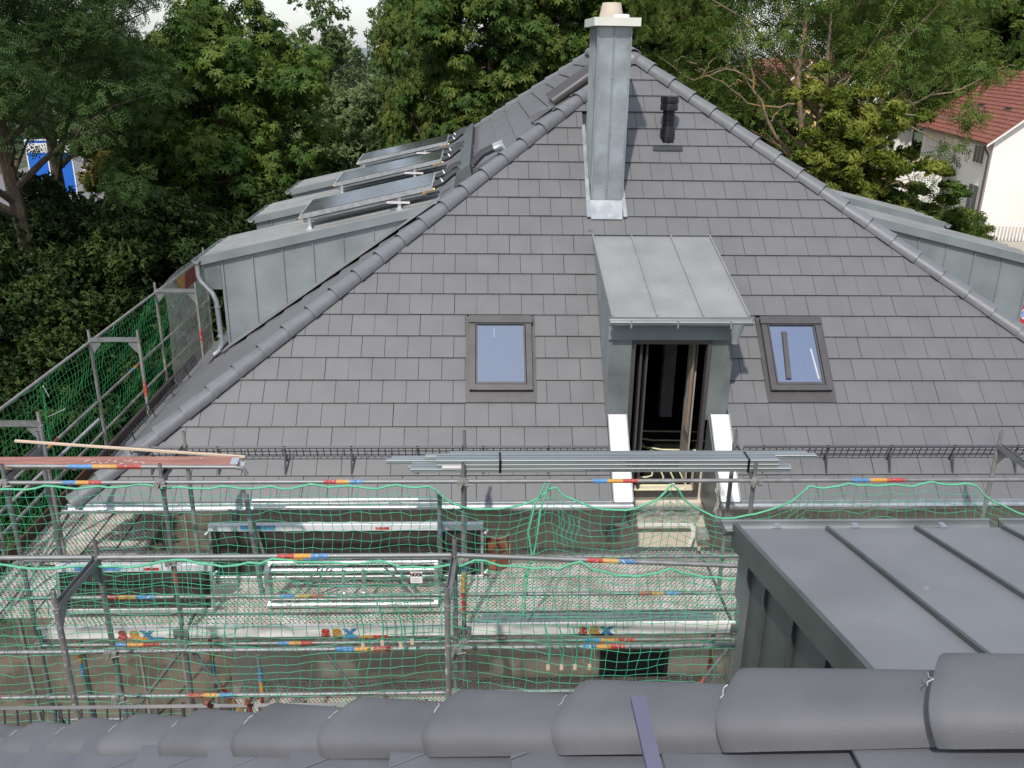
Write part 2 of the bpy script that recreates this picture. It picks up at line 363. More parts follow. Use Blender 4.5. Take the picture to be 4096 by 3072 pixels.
def lay_tiles(rows, xmin, xmax, left, right, smax, holes, x0=X0, e=E_):
    res = []
    for r in range(rows):                             # r=0 at eave; lattice row k=21-r
        k = 21-r; off = .5*(k % 2); s0 = r*e; s1 = min(s0+.362, smax)
        ov = s0+e                                     # visible height
        c0 = math.floor((xmin-x0)/.3)-1
        for c in range(c0, int((xmax-x0)/.3)+2):
            xa = x0+.3*(c+off); xb = xa+.3
            pieces = [[(xa+GAP, s0), (xb-GAP, s0), (xb-GAP, s1), (xa+GAP, s1)]]
            for (hx0, hs0, hx1, hs1) in holes:
                if xb <= hx0 or xa >= hx1 or s0 >= hs1-.04 or ov <= hs0+.04: continue
                new = []
                for p in pieces:
                    a = clip(p, 1, 0, hx0); b = clip(p, -1, 0, -hx1)
                    m_ = clip(clip(p, -1, 0, -hx0), 1, 0, hx1)
                    if len(a) > 2: new.append(a)
                    if len(b) > 2: new.append(b)
                    if len(m_) > 2:
                        t_ = clip(m_, 0, -1, -hs1)
                        if len(t_) > 2 and s0 > hs1-.2: new.append(t_)
                        lo_ = clip(m_, 0, 1, hs0)
                        if len(lo_) > 2: new.append(lo_)
                pieces = new
            for p in pieces:
                full = len(p) == 4 and abs(area(p)-(.3-2*GAP)*.362) < 1e-4
                if left: p = clip(p, *left)
                if right and len(p) > 2: p = clip(p, *right)
                if len(p) < 3 or area(p) < .003: continue
                full = full and abs(area(p)-(.3-2*GAP)*.362) < 1e-4
                res.append((r, c, s0, xa, p, full))
    return res

DX0, DX1 = 1.60, 3.15                                 # centre dormer cheeks
front = MB()
def fpt(x, s, n=0.): return FR @ Vector((x, s, n))
def sY(y): return (y-Y0)/CP
xl = lambda s: XL + s*CP/.735; xr = lambda s: XR - s*CP/.735
s10, s12 = sY(10.384), sY(12.39)
for poly in ([(xl(0), 0), (1.63, 0), (1.63, s12), (xl(s12), s12)], [(3.17, 0), (xr(0), 0), (xr(s12), s12), (3.17, s12)], [(xl(s12), s12), (xr(s12), s12), (AX, SLEN)]):
    front.prism([fpt(x, s, -.06) for x, s in poly], FR.to_3x3() @ Vector((0, 0, .055)))
roof_front = front.build('roof_slope', M_deck, house)
holes = [(-.165, sY(10.525), .725, sY(11.44)), (3.728, sY(10.525), 4.605, sY(11.44)), (1.62, -1, 3.18, s12), (1.555, sY(12.66), 2.075, sY(13.98)), (2.735, sY(13.62), 2.90, sY(13.80))]
tiles = lay_tiles(23, XL, XR, (-1, CP/.735, -(XL+.02)), (1, CP/.735, XR-.02), SLEN, holes)
tiles = [t for t in tiles if t[3] < 7.9]
tiles.sort(key=lambda t: (t[0], abs(t[3]-1.2)))
vs, fs = tile_mesh([(-.15+GAP, 0), (.15-GAP, 0), (.15-GAP, .362), (-.15+GAP, .362)], 0.)
full_me = MB().add(vs, fs).mesh('tile', M_tile)
rest = MB(); n_ind = 0
for (r, c, s0, xa, p, full) in tiles:
    jit = random.gauss(0, .0012); jx = random.gauss(0, .0008)
    if n_ind < 300 and xa < 6.4:
        if full:
            o = link('tile', full_me, roof_front, FR @ Matrix.Translation((xa+.15+jx, s0, jit)) @ Matrix.Rotation(random.gauss(0, .002), 4, 'Z'))
        else:
            q = [(a-xa-.15, b-s0) for a, b in p]
            vs, fs = tile_mesh(q, 0.)
            o = link('tile', MB().add(vs, fs).mesh('tile', M_tile), roof_front, FR @ Matrix.Translation((xa+.15, s0, jit)))
        n_ind += 1
    else:
        vs, fs = tile_mesh(p, s0, dn=jit)
        rest.add([FR @ Vector(q) for q in vs], fs)
tag(rest.build('tiles', M_tile2, roof_front), kind='stuff')

# side and rear slopes
def lpt(y, s, n=0.): return LF @ Vector((-y, s, n))
left = MB()
left.prism([lpt(y, s, -.06) for y, s in ((YB, 0), (Y0, 0), (AY, LLEN), (RY, LLEN))], LF.to_3x3() @ Vector((0, 0, .055)))
roof_left = left.build('roof_slope', M_deck, house)
RFm = frame((XR, 0, Z0-.035), (0, 1, 0), (-math.cos(PL), 0, math.sin(PL)))
right = MB(); right.prism([RFm @ Vector((y, s, -.06)) for y, s in ((Y0, 0), (YB, 0), (RY, LLEN), (AY, LLEN))], RFm.to_3x3() @ Vector((0, 0, .055)))
roof_right = right.build('roof_slope', M_tile2, house)
back = MB(); BF = frame((0, YB, Z0-.035), (-1, 0, 0), (0, -CP, SP))
back.prism([BF @ Vector((-x, s, -.06)) for x, s in ((XR, 0), (XL, 0), (AX, SLEN))], BF.to_3x3() @ Vector((0, 0, .055)))
back.build('roof_slope', M_tile2, house)
DORM_Y = (13.65, 17.15, 20.65); DW = 1.64
el = LLEN/24.
hip_l = math.cos(PL)*.735                              # y shift per slope metre on the side faces
lt = lay_tiles(24, -YB, -Y0, (-1, hip_l, YB-.02), (1, hip_l, -Y0-.02), LLEN, [(-(y+DW+.1), .55, -(y-.12), 5.0) for y in DORM_Y], x0=-20.05, e=el)
mbt = MB()
for (r, c, s0, xa, p, full) in lt:
    vs, fs = tile_mesh(p, s0, dn=random.gauss(0, .0015)); mbt.add([LF @ Vector(q) for q in vs], fs)
tag(mbt.build('tiles', M_tile2, roof_left), kind='stuff')

# hip caps
def cap_mesh(name, L, r0, r1, m, seg=10, th=.014, a0=-12, lip=.008):
    mb = MB(); n = seg+1; vs = []
    for (y, r) in ((0, r0+lip), (.05, r0+lip*.6), (.07, r0), (L, r1)):
        for rr in (r, r-th):
            for i in range(n):
                a = R_(a0 + (180-2*a0)*i/seg); vs.append((rr*math.cos(a), y, rr*math.sin(a)*.92))
    fs = []
    for k in range(3):
        o = 2*n*k; q = 2*n*(k+1)
        for i in range(seg):
            fs += [(o+i, o+i+1, q+i+1, q+i), (o+n+i+1, o+n+i, q+n+i, q+n+i+1)]
        fs += [(o, q, q+n, o+n), (o+seg+n, q+seg+n, q+seg, o+seg)]
    for i in range(seg): fs += [(i+1, i, n+i, n+i+1)]; q = 6*n; fs += [(q+i, q+i+1, q+n+i+1, q+n+i)]
    mb.add(vs, fs); return mb.mesh(name, m, True)
def along(p, d, up=Vector((0, 0, 1))):
    d = Vector(d).normalized(); x = d.cross(up).normalized(); z = x.cross(d)
    return Matrix(((x.x, d.x, z.x, p[0]), (x.y, d.y, z.y, p[1]), (x.z, d.z, z.z, p[2]), (0, 0, 0, 1)))
CAPL = cap_mesh('hip_cap', .46, .128, .112, M_cap)
ridge_part = MB()
ridge_part.tube((AX, AY, AZ-.06), (AX, RY, AZ-.06), .03, 6)
ridge_p = ridge_part.build('ridge_batten', M_deck, house)
def caps(a, b, step=.41, zoff=.02, shrink=0):
    a, b = Vector(a), Vector(b); d = (b-a); n = int(d.length/step); dd = d.normalized()
    for i in range(n+1-shrink):
        p = a+dd*(i*step+.02); p.z += zoff
        rise = along(p, dd+Vector((0, 0, -.035)))
        link('hip_cap', CAPL, ridge_p, rise @ Matrix.Rotation(random.gauss(0, .01), 4, 'Z'))
caps((XL-.06, Y0-.05, Z0-.05), (AX, AY, AZ-.02), shrink=1); caps((XR, Y0, Z0-.02), (AX, AY, AZ-.02), shrink=1)
caps((XL, YB, Z0-.02), (AX, RY, AZ-.02)); caps((AX, RY, AZ+.03), (AX, AY-.06, AZ+.04), zoff=0, shrink=1)
MB().lathe((AX, AY-.02, AZ-.10), ((.16, 0), (.16, .06), (.145, .12), (.10, .165), (.04, .185)), 16).build('apex_cap', M_cap, house, True)

# walls, with the door opening
WY = 10.42; WXL, WXR = -3.50, 8.8
wall = MB()
wall.box((WXL, WY, GZ), (1.90, WY+.3, -5.0)); wall.box((2.87, WY, GZ), (WXR, WY+.3, -5.0)); wall.box((1.90, WY, GZ), (2.87, WY+.3, -5.50))
wall.box((WXL, WY+.3, GZ), (WXL+.3, YB-.8, -5.0)); wall.box((WXR-.3, WY+.3, GZ), (WXR, YB-.8, -5.0)); wall.box((WXL+.3, YB-1.1, GZ), (WXR-.3, YB-.8, -5.0))
wall_o = wall.build('wall', M_wall, house)
soff = MB(); soff.box((XL+.05, Y0+.02, Z0-.11), (1.84, WY, Z0-.07)); soff.box((2.96, Y0+.02, Z0-.11), (XR, WY, Z0-.07)); soff.box((XL+.03, WY, Z0-.11), (WXL, YB, Z0-.07)); soff.box((WXR, WY, Z0-.11), (XR, YB, Z0-.07))
soff.build('eaves_soffit', M_woodw, house)
# windows low on the wall behind the scaffold
for (a, b, z0, z1) in ((1.72, 2.70, -9.2, -7.95), (4.2, 5.2, -9.2, -7.9)):
    w = MB().box((a, WY-.05, z0), (b, WY-.01, z1)).build('window', M_frame, house)
    MB().box((a+.06, WY-.058, z0+.06), (b-.06, WY-.052, z1-.06)).build('pane', M_glassd, w)
    MB().box((a-.05, WY-.14, z0-.05), (b+.05, WY-.0, z0-.01)).build('sill', M_alu, w)

# gutter
def gutter(name, p0, p1, r, m, parent, open_dir=None):
    p0, p1 = Vector(p0), Vector(p1); d = (p1-p0).normalized(); x = d.cross(Vector((0, 0, 1))).normalized(); mb = MB(); n = 9; vs = []
    for p in (p0, p1):
        for rr in (r, r-.006):
            for i in range(n):
                a = R_(180+180*i/(n-1)); vs.append(p + x*(rr*math.cos(a)) + Vector((0, 0, rr*math.sin(a))))
    fs = []
    for i in range(n-1):
        fs += [(i, i+1, 2*n+i+1, 2*n+i), (n+i+1, n+i, 3*n+i, 3*n+i+1), (i, n+i, n+i+1, i+1), (2*n+i+1, 3*n+i+1, 3*n+i, 2*n+i)]
    fs += [(0, 2*n, 3*n, n), (n-1, 2*n-1, 4*n-1, 3*n-1)]
    mb.add(vs, fs)
    mb.add([p0+x*(r*math.cos(R_(180+180*i/8)))+Vector((0, 0, r*math.sin(R_(180+180*i/8)))) for i in range(9)], [tuple(range(9))])
    mb.add([p1+x*(r*math.cos(R_(180+180*i/8)))+Vector((0, 0, r*math.sin(R_(180+180*i/8)))) for i in range(9)], [tuple(range(8, -1, -1))])
    for sgn in (1, -1):
        if sgn == 1 or True: mb.tube(p0+x*sgn*r, p1+x*sgn*r, .009, 6)
    return mb.build(name, m, parent, True)
gutter('gutter', (XL-.1, 9.46, -5.135), (1.86, 9.46, -5.12), .072, M_tin, house)
gutter('gutter', (2.95, 9.46, -5.12), (XR, 9.46, -5.11), .072, M_tin, house)
MB().box((XL, 9.53, -5.20), (1.86, 9.56, -5.10)).box((2.95, 9.53, -5.20), (XR, 9.56, -5.10)).build('fascia', M_zinc, house)
mb = MB(); 
for a, b in ((XL+.1, 1.84), (2.97, XR-.3)):
    mb.add([FR @ Vector(p) for p in ((a, -.10, .012), (b, -.10, .012), (b, .04, .03), (a, .04, .03))], [(0, 1, 2, 3)])
mb.build('eaves_flashing', M_zincn, house)
dp = MB(); dp.lathe((-2.92, 9.46, -5.42), ((.045, 0), (.05, .10), (.085, .20), (.085, .24)), 12); dp.build('outlet', M_zincd, house, True)

# snow guards
def snow_guard(parent, P0, P1, up, out, step_post=.80):
    P0, P1, up, out = Vector(P0), Vector(P1), Vector(up), Vector(out); d = (P1-P0).normalized(); L = (P1-P0).length
    g = MB(); 
    x = d; 
    def bar(a, b, w, t):
        a, b = Vector(a), Vector(b); dd = (b-a).normalized(); sidev = dd.cross(out).normalized()
        vs = []
        for p in (a, b):
            for su, so in ((-1, -1), (1, -1), (1, 1), (-1, 1)): vs.append(p+sidev*su*w/2+out*so*t/2)
        g.add(vs, [(0, 3, 2, 1), (4, 5, 6, 7), (0, 1, 5, 4), (1, 2, 6, 5), (2, 3, 7, 6), (3, 0, 4, 7)])
    top, bot = up*.20, up*.055
    bar(P0+top, P1+top, .022, .03); bar(P0+bot, P1+bot, .012, .012)
    o = g.build('snow_guard_rail', M_ant, parent)
    g = MB(); k = int(L/.082)
    for i in range(k+1):
        p = P0+d*(i*L/k); g.tube(p+bot, p+top, .0065, 5)
    g.build('snow_guard_bars', M_ant, o)
    for i in range(int(L/step_post)+1):
        p = P0+d*(.25+i*step_post)
        if (p-P0).length > L-.05: break
        b = MB(); q = p+out*.20-up*.02
        b.prism([p+top+up*.03-d*.012, p+top+up*.03+d*.012, p-up*.03+d*.012, p-up*.03-d*.012], out*.006)
        b.prism([p+top*.7-d*.012, p+top*.7+d*.012, q+d*.012, q-d*.012], up*-.008)
        b.prism([p-up*.06-d*.012, p-up*.06+d*.012, q+d*.012-up*.03, q-d*.012-up*.03], up*.006)
        b.build('snow_guard_bracket', M_ant, o)
upz = Vector((0, 0, 1)); 
sg = sY(9.965)
sgp = fpt(0, sg, .07)
up_n = (FR.to_3x3() @ Vector((0, 0, 1)))*.45+upz*.55; up_n.normalize()
dn_n = FR.to_3x3() @ Vector((0, -1, 0))
snow_guard(house, (-4.2, sgp.y, sgp.z), (1.58, sgp.y, sgp.z), up_n, dn_n)
snow_guard(house, (3.26, sgp.y, sgp.z), (7.8, sgp.y, sgp.z), up_n, dn_n)
lsp = LF @ Vector((0, .28, .07))
snow_guard(house, (lsp.x, 9.95, lsp.z), (lsp.x, 13.9, lsp.z), Vector((-.3, 0, .95)), Vector((-math.cos(PL), 0, -math.sin(PL))))

# ---- centre dormer
dorm = MB()
RT = [(1.585, 10.20, -2.985), (3.265, 10.20, -2.985), (3.265, 12.45, -2.425), (1.585, 12.45, -2.425)]
dorm.prism(RT, (0, .01, -.055))
dormer = dorm.build('dormer', M_zincr, house)
for xs in (1.595, 2.14, 2.70, 3.255):
    MB().prism([(xs-.009, 10.2, -2.985), (xs+.009, 10.2, -2.985), (xs+.009, 12.45, -2.425), (xs-.009, 12.45, -2.425)], (0, 0, .028)).build('standing_seam', M_zincr, dormer)
for xa, xb in ((1.60, 1.625), (3.135, 3.16)):
    ck = MB(); ck.prism([(xa, 10.385, -4.42), (xa, 10.385, -3.0), (xa, 12.4, -2.5), (xa, 12.35, -2.60)], (xb-xa, 0, 0)); ck.build('cheek', M_zinc, dormer)
for yy in (10.85, 11.4): 
    for xx in (1.593, 3.155): MB().box((xx, yy, -4.0+ (yy-10.385)*.9), (xx+.012, yy+.014, -2.90+(yy-10.385)*.2)).build('standing_seam', M_zinc, dormer)
MB().box((1.585, 10.345, -3.32), (3.175, 10.375, -3.03)).build('fascia', M_zinc, dormer)
MB().box((1.605, 10.372, -4.40), (1.895, 10.40, -3.318)).build('pilaster', M_zincd, dormer)
MB().box((2.875, 10.372, -4.40), (3.155, 10.40, -3.318)).build('pilaster', M_zincd, dormer)
gutter('gutter', (1.56, 10.14, -3.02), (3.29, 10.14, -3.02), .055, M_zinc, dormer)
MB().lathe((3.10, 10.16, -3.30), ((.045, 0), (.046, .06), (.085, .18), (.09, .25)), 14).build('rain_hopper', M_zinc, dormer, True)
for xx in (1.56, 3.27): MB().box((xx-.03, 12.40, -2.46), (xx+.03, 12.50, -2.36)).build('corner_flashing', M_tin, dormer)
for xa in (1.80, 2.36, 3.0): MB().box((xa, 10.075, -3.09), (xa+.02, 10.085, -2.99)).build('gutter_bracket', M_zinc, dormer)
# side flashing strips on the tiles
# reveals in front of the door: white boards in the roof plane, trench sides
for xa, xb in ((1.635, 1.86), (2.945, 3.175)):
    w = MB().prism([fpt(xa, -.03, .05), fpt(xb, -.03, .05), fpt(xb, s10+.02, .05), fpt(xa, s10+.02, .05)], FR.to_3x3() @ Vector((0, 0, .02)))
    w.build('reveal_board', M_white, dormer)
    e = MB(); 
    for q in (xa-.012, xb): e.prism([fpt(q, -.03, .03), fpt(q+.012, -.03, .03), fpt(q+.012, s10+.02, .03), fpt(q, s10+.02, .03)], FR.to_3x3() @ Vector((0, 0, .07)))
    e.build('reveal_edge', M_zinc, dormer)
    MB().prism([fpt(xa, -.05, .02), fpt(xb, -.05, .02), fpt(xb, -.05, -.12), fpt(xa, -.05, -.12)], (0, .01, 0)).build('reveal_end', M_zinc, dormer)
for xa, xb in ((1.855, 1.88), (2.925, 2.95)):
    t = MB(); t.prism([(xa, 9.6, -5.5), (xa, 10.40, -5.5), (xa, 10.40, -4.32), (xa, 9.6, -5.07)], (xb-xa, 0, 0)); t.build('reveal_lining', M_zincd, dormer)
# door frame
fr = MB(); fr.box((1.885, 10.36, -5.50), (1.935, 10.47, -3.318)); fr.box((2.835, 10.36, -5.50), (2.885, 10.47, -3.318)); fr.box((1.935, 10.36, -3.38), (2.835, 10.47, -3.318)); fr.box((1.935, 10.36, -5.50), (2.835, 10.47, -5.46))
door = fr.build('door_frame', M_frame, house)
MB().box((2.02, 10.50, -5.45), (2.05, 11.25, -3.40)).box((2.10, 10.52, -5.45), (2.125, 11.2, -3.40)).build('door_leaf', M_frame, door)
# room behind the door: floor, walls, ceiling
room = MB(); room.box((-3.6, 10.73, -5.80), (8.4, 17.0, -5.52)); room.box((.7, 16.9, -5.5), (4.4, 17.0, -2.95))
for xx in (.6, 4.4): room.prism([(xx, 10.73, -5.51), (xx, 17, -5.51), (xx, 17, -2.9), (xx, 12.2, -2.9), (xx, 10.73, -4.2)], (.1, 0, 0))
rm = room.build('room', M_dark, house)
MB().quad((.72, 10.47, -5.505), (4.38, 10.47, -5.505), (4.38, 16.9, -5.505), (.72, 16.9, -5.505)).build('heating_mat', M_mat, rm)
for i in range(4):
    xr_ = 2.80-.13*i; yt = 10.56+.12*i; zz = -5.489
    p = [(xr_-.40, 16.0, zz), (xr_-.40, 12.2-.1*i, zz), (xr_-.34, 11.9-.1*i, zz), (xr_-.10, 11.5-.08*i, zz), (xr_, 11.25-.05*i, zz), (xr_, yt+.12, zz), (xr_-.03, yt+.04, zz), (xr_-.11, yt, zz), (1.91, yt, zz)]
    MB().path(p, .0125, 6).build('heating_pipe', M_tube, rm, True)
for i in range(5):
    zz = -5.489; x_ = 1.97+.085*i
    p = [(x_, 16, zz), (x_, 13.0-.34*i, zz), (x_+.05, 12.8-.34*i, zz), (x_+.16, 12.66-.34*i, zz), (x_+.35, 12.58-.34*i, zz), (x_+.55, 12.5-.34*i, zz), (3.6, 12.46-.34*i, zz)]
    MB().path(p, .0125, 6).build('heating_pipe', M_tube, rm, True)
MB().box((2.80, 10.76, -5.50), (2.82, 11.2, -3.35)).build('plasterboard_panel', M_pboard, rm)
MB().box((2.74, 10.60, -4.7), (2.745, 10.9, -3.4)).build('film_sheet', M_film, rm)
MB().box((2.735, 10.70, -4.6), (2.750, 10.72, -3.40)).build('timber_batten', mat('orange_batten', (.42, .20, .04), .7), rm)
MB().box((2.86, 12.9, -5.42), (3.05, 13.1, -3.0)).build('partition_stud', M_greyb, rm)
MB().box((2.45, 13.6, -5.45), (2.49, 16.8, -3.0)).build('partition_wall', M_greyb, rm)
# sill strip and taped film below the door
MB().box((1.82, 10.30, -5.66), (2.96, 10.415, -5.62)).build('door_sill', M_alu, house)

# ---- roof windows
def roof_window(xa, xb, ya, yb, extra):
    sa, sb = sY(ya), sY(yb)
    fl = MB(); fl.prism([fpt(xa-.01, sa-.0, .052), fpt(xb+.01, sa-.0, .052), fpt(xb+.01, sb, .052), fpt(xa-.01, sb, .052)], FR.to_3x3() @ Vector((0, 0, .010)))
    w = fl.build('roof_window', M_frame, house)
    fr = MB()
    a, b, c, d = xa+.04, xb-.04, sa+.15, sb-.03
    def bx(x0, s0, n0, x1, s1, n1, mtl=M_frame, nm='window_frame'):
        MB().prism([fpt(x0, s0, n0), fpt(x1, s0, n0), fpt(x1, s1, n0), fpt(x0, s1, n0)], FR.to_3x3() @ Vector((0, 0, n1-n0))).build(nm, mtl, w)
    bx(a, c, .062, a+.075, d, .125); bx(b-.075, c, .062, b, d, .125); bx(a+.075, d-.12, .062, b-.075, d, .130); bx(a+.075, c, .062, b-.075, c+.08, .118)
    bx(a-.015, d-.11, .125, b+.015, d+.0, .150, M_frame, 'cover_profile')
    bx(a+.085, c+.085, .085, a+.105, d-.125, .120, M_frame, 'sash'); bx(b-.105, c+.085, .085, b-.085, d-.125, .120, M_frame, 'sash'); bx(a+.105, c+.085, .085, b-.105, c+.115, .120, M_frame, 'sash')
    bx(a+.09, c+.10, .064, b-.09, d-.125, .070, M_dark, 'unlit_backing')  # dark sheet stands in for the unlit room behind the pane
    for (u0, t0, u1, t1, wd, ml) in extra:
        p, q = fpt(a+.1+(b-a-.2)*u0, c+.12+(d-c-.26)*t0, .085), fpt(a+.1+(b-a-.2)*u1, c+.12+(d-c-.26)*t1, .085)
        MB().tube(p, q, wd, 6).build('interior_strip', ml, w)
    MB().prism([fpt(a+.105, c+.115, .100), fpt(b-.105, c+.115, .100), fpt(b-.105, d-.12, .100), fpt(a+.105, d-.12, .100)], FR.to_3x3() @ Vector((0, 0, .006))).build('pane', M_pane, w)
roof_window(-.165, .725, 10.525, 11.44, [(.36, .80, .36, .97, .02, M_whitef), (.98, .12, .98, .75, .007, M_whitef)])
roof_window(3.728, 4.605, 10.525, 11.44, [(.55, .05, .66, .97, .008, M_greyb), (.77, .05, .86, .55, .006, M_greyb), (.25, .05, .32, .9, .05, M_frame), (.86, .16, .92, .16, .02, M_wood), (.92, .05, .86, .6, .025, M_greyb)])

# ---- chimney
CX0, CX1, CY0, CY1 = 1.60, 2.045, 12.80, 13.74
ch = MB(); ch.box((CX0, CY0, -2.25), (CX1, CY1, .31)); chim = ch.build('chimney', M_zincc, house)
for xs in (1.815,): MB().box((xs-.007, CY0-.022, -2.0), (xs+.007, CY0, .31)).build('standing_seam', M_zinc, chim)
for ys in (13.05, 13.28, 13.51): MB().box((CX0-.03, ys-.008, -2.1), (CX0, ys+.008, .31)).build('standing_seam', M_zinc, chim)
for xs in (CX0, CX1): MB().box((xs-.012, CY0-.012, -2.2), (xs+.012, CY0+.012, .31)).build('corner_fold', M_zinc, chim)
MB().box((1.525, 12.68, .315), (2.15, 13.86, .42)).build('chimney_cover', M_capw, chim)
MB().lathe((1.815, 13.2, .42), ((.165, 0), (.162, .04), (.130, .190), (.12, .200)), 24).build('chimney_pot', M_pot, chim, True)
MB().lathe((1.92, 12.93, .42), ((.11, 0), (.11, .035), (.10, .045)), 20).build('flue_collar', M_whitef, chim, True)
# apron and side flashings
ap = MB(); a0_, a1_ = sY(12.60), sY(12.83)
ap.prism([fpt(1.585, a0_, .055), fpt(2.03, a0_, .055), fpt(2.05, a1_, .075), fpt(1.585, a1_, .075)], FR.to_3x3() @ Vector((0, 0, .008))); ap.build('chimney_apron', M_tin, chim)
MB().prism([fpt(1.525, sY(12.62), .06), fpt(1.585, sY(12.62), .06), fpt(1.585, sY(13.85), .06), fpt(1.535, sY(13.85), .06)], FR.to_3x3() @ Vector((0, 0, .02))).build('cheek_flashing', M_tin, chim)
MB().prism([fpt(2.045, sY(12.62), .06), fpt(2.10, sY(12.62), .06), fpt(2.08, sY(13.2), .06), fpt(2.045, sY(13.2), .06)], FR.to_3x3() @ Vector((0, 0, .03))).build('cheek_flashing', M_tin, chim)
for zz in (-1.85, -1.1, -.35):
    for xs in (1.625, 1.795, 1.835, 2.02): MB().lathe((xs, CY0-.006, zz), ((.008, -.004), (.008, .004)), 6).build('rivet', M_alu, chim)
# ---- vent pipe
vp = MB(); vb = fpt(2.815, sY(13.70), .02)
vp.lathe((2.815, vb.y, vb.z-.05), ((.115, 0), (.11, .16), (.095, .22), (.092, .23)), 18)
vp.lathe((2.815, vb.y, vb.z+.17), ((.09, 0), (.088, .10), (.094, .105), (.094, .12), (.088, .125), (.088, .26)), 18)
vp.lathe((2.815, vb.y, vb.z+.40), ((.09, 0), (.132, .012), (.132, .09), (.126, .10), (.126, .11), (.135, .12), (.135, .19), (.13, .21), (.08, .215)), 20)
vent = vp.build('vent_pipe', M_black, house, True)
MB().prism([fpt(2.58, sY(13.51), .05), fpt(3.02, sY(13.51), .05), fpt(3.02, sY(13.57), .05), fpt(2.58, sY(13.57), .05)], FR.to_3x3() @ Vector((0, 0, .012))).build('lead_flashing', M_pipei, house)

# ---- side dormers (left three, right two)
DSL = .2295
def side_dormer(y, sgn, full=True):
    fx = lambda x: x if sgn < 0 else 2*AX-x
    def pr(mb, pts, ext):
        return mb.prism([(fx(p[0]), p[1], p[2]) for p in pts], ext)
    rz = lambda x: -3.06 + DSL*(x+4.30)
    mb = MB(); pr(mb, [(-4.30, y-.02, rz(-4.30)), (-.35, y-.02, rz(-.35)), (-.35, y+DW, rz(-.35)), (-4.30, y+DW, rz(-4.30))], (0, 0, -.09))
    d = mb.build('dormer', M_zincr, house)
    e = MB(); pr(e, [(-4.31, y-.028, rz(-4.31)-.12), (-.35, y-.028, rz(-.35)-.12), (-.35, y-.028, rz(-.35)+.012), (-4.31, y-.028, rz(-4.31)+.012)], (0, .006, 0)); e.build('verge_trim', M_zinc, d)
    for k in range(1, 4):
        yy = y+DW*k/4.; s = MB(); pr(s, [(-4.28, yy-.008, rz(-4.28)), (-.4, yy-.008, rz(-.4)), (-.4, yy+.008, rz(-.4)), (-4.28, yy+.008, rz(-4.28))], (0, 0, .026)); s.build('standing_seam', M_zincr, d)
    def mz(x): return AZ-TL*(AX-x)+.03
    xs_ = -4.02; c = MB()
    pr(c, [(xs_, y+.04, mz(xs_)-.02), (-.86, y+.04, mz(-.86)), (-.86, y+.04, rz(-.86)-.08), (xs_, y+.04, rz(xs_)-.08)], (0, .02, 0)); c.build('cheek', M_zinc, d); c = MB()
    pr(c, [(xs_, y+DW-.06, mz(xs_)-.02), (-.86, y+DW-.06, mz(-.86)), (-.86, y+DW-.06, rz(-.86)-.08), (xs_, y+DW-.06, rz(xs_)-.08)], (0, .02, 0)); c.build('cheek', M_zinc, d)
    f = MB(); f.box((min(fx(xs_), fx(xs_+.05)), y+.062, mz(xs_)-.02), (max(fx(xs_), fx(xs_+.05)), y+DW-.062, rz(xs_)-.08)); f.build('dormer_face', M_zincd, d)
    for k in range(7):
        xx = -3.98+.47*k
        if mz(xx) < rz(xx)-.15:
            s = MB(); a, b = sorted((fx(xx-.008), fx(xx+.008))); s.box((a, y+.018, mz(xx)), (b, y+.04, rz(xx)-.085)); s.build('standing_seam', M_zinc, d)
    g0, g1 = (fx(-4.36), y-.06, -3.11), (fx(-4.36), y+DW+.03, -3.11)
    gutter('gutter', g0, g1, .06, M_zinc, d)
    fs_ = MB(); pr(fs_, [(xs_-.05, y-.22, mz(xs_-.05)+.035), (-.6, y-.22, mz(-.6)+.035), (-.6, y+.04, mz(-.6)+.05), (xs_-.05, y+.04, mz(xs_-.05)+.05)], (0, 0, .008)); fs_.build('cheek_flashing', M_zincn, d)
    if full:
        q = MB(); q.path([(fx(-4.36), y+.0, -3.16), (fx(-4.36), y+.0, -3.36), (fx(-4.33), y-.01, -3.44), (fx(-4.16), y-.05, -3.62), (fx(-4.11), y-.06, -3.74), (fx(-4.09), y-.06, -4.42), (fx(-4.13), y-.07, -4.55), (fx(-4.22), y-.09, -4.62)], .04, 12); q.build('downpipe', M_tin, d, True)
        for zz in (-3.85, -4.33): MB().lathe((fx(-4.10), y-.06, zz), ((.05, 0), (.05, .025)), 12).build('pipe_clip', M_tin, d)
    b = MB(); pr(b, [(-4.28, y+.03, rz(-4.28)-.09), (-4.02, y+.03, rz(-4.02)-.09), (-4.02, y+.03, -3.58), (-4.26, y+.03, -3.58)], (0, .03, 0)); b.build('soffit_panel', M_zincd, d)
for i, y in enumerate(DORM_Y): side_dormer(y, -1, i == 0)
for i, y in enumerate(DORM_Y[:2]): side_dormer(y, 1, i == 0)

# vent tile and bundle of spare battens on the left slope
def lz(x): return AZ-TL*(AX-x)
MB().prism([(.86, 15.2, lz(.86)+.04), (1.24, 15.2, lz(1.24)+.05), (.92, 15.2, lz(.92)+.17), (.86, 15.2, lz(.86)+.16)], (0, .34, 0)).build('vent_tile', M_cap, house)
MB().box((.855, 15.23, lz(.86)+.06), (.859, 15.51, lz(.86)+.14)).build('vent_opening', M_pboard, house)
pk = thing('profile_stack', 'stack of long grey ridge profiles lying on the left slope beside the chimney', 'building material', (1.2, 16.3, lz(1.2)))
for i in range(4):
    yy = 15.45+.36*i; a, b = 1.22, 2.36
    m_ = MB(); m_.path([(a, yy, lz(a)+.12), (b, yy, lz(b)+.12)], .085, 10); m_.build('ridge_profile', M_frame, pk, True)
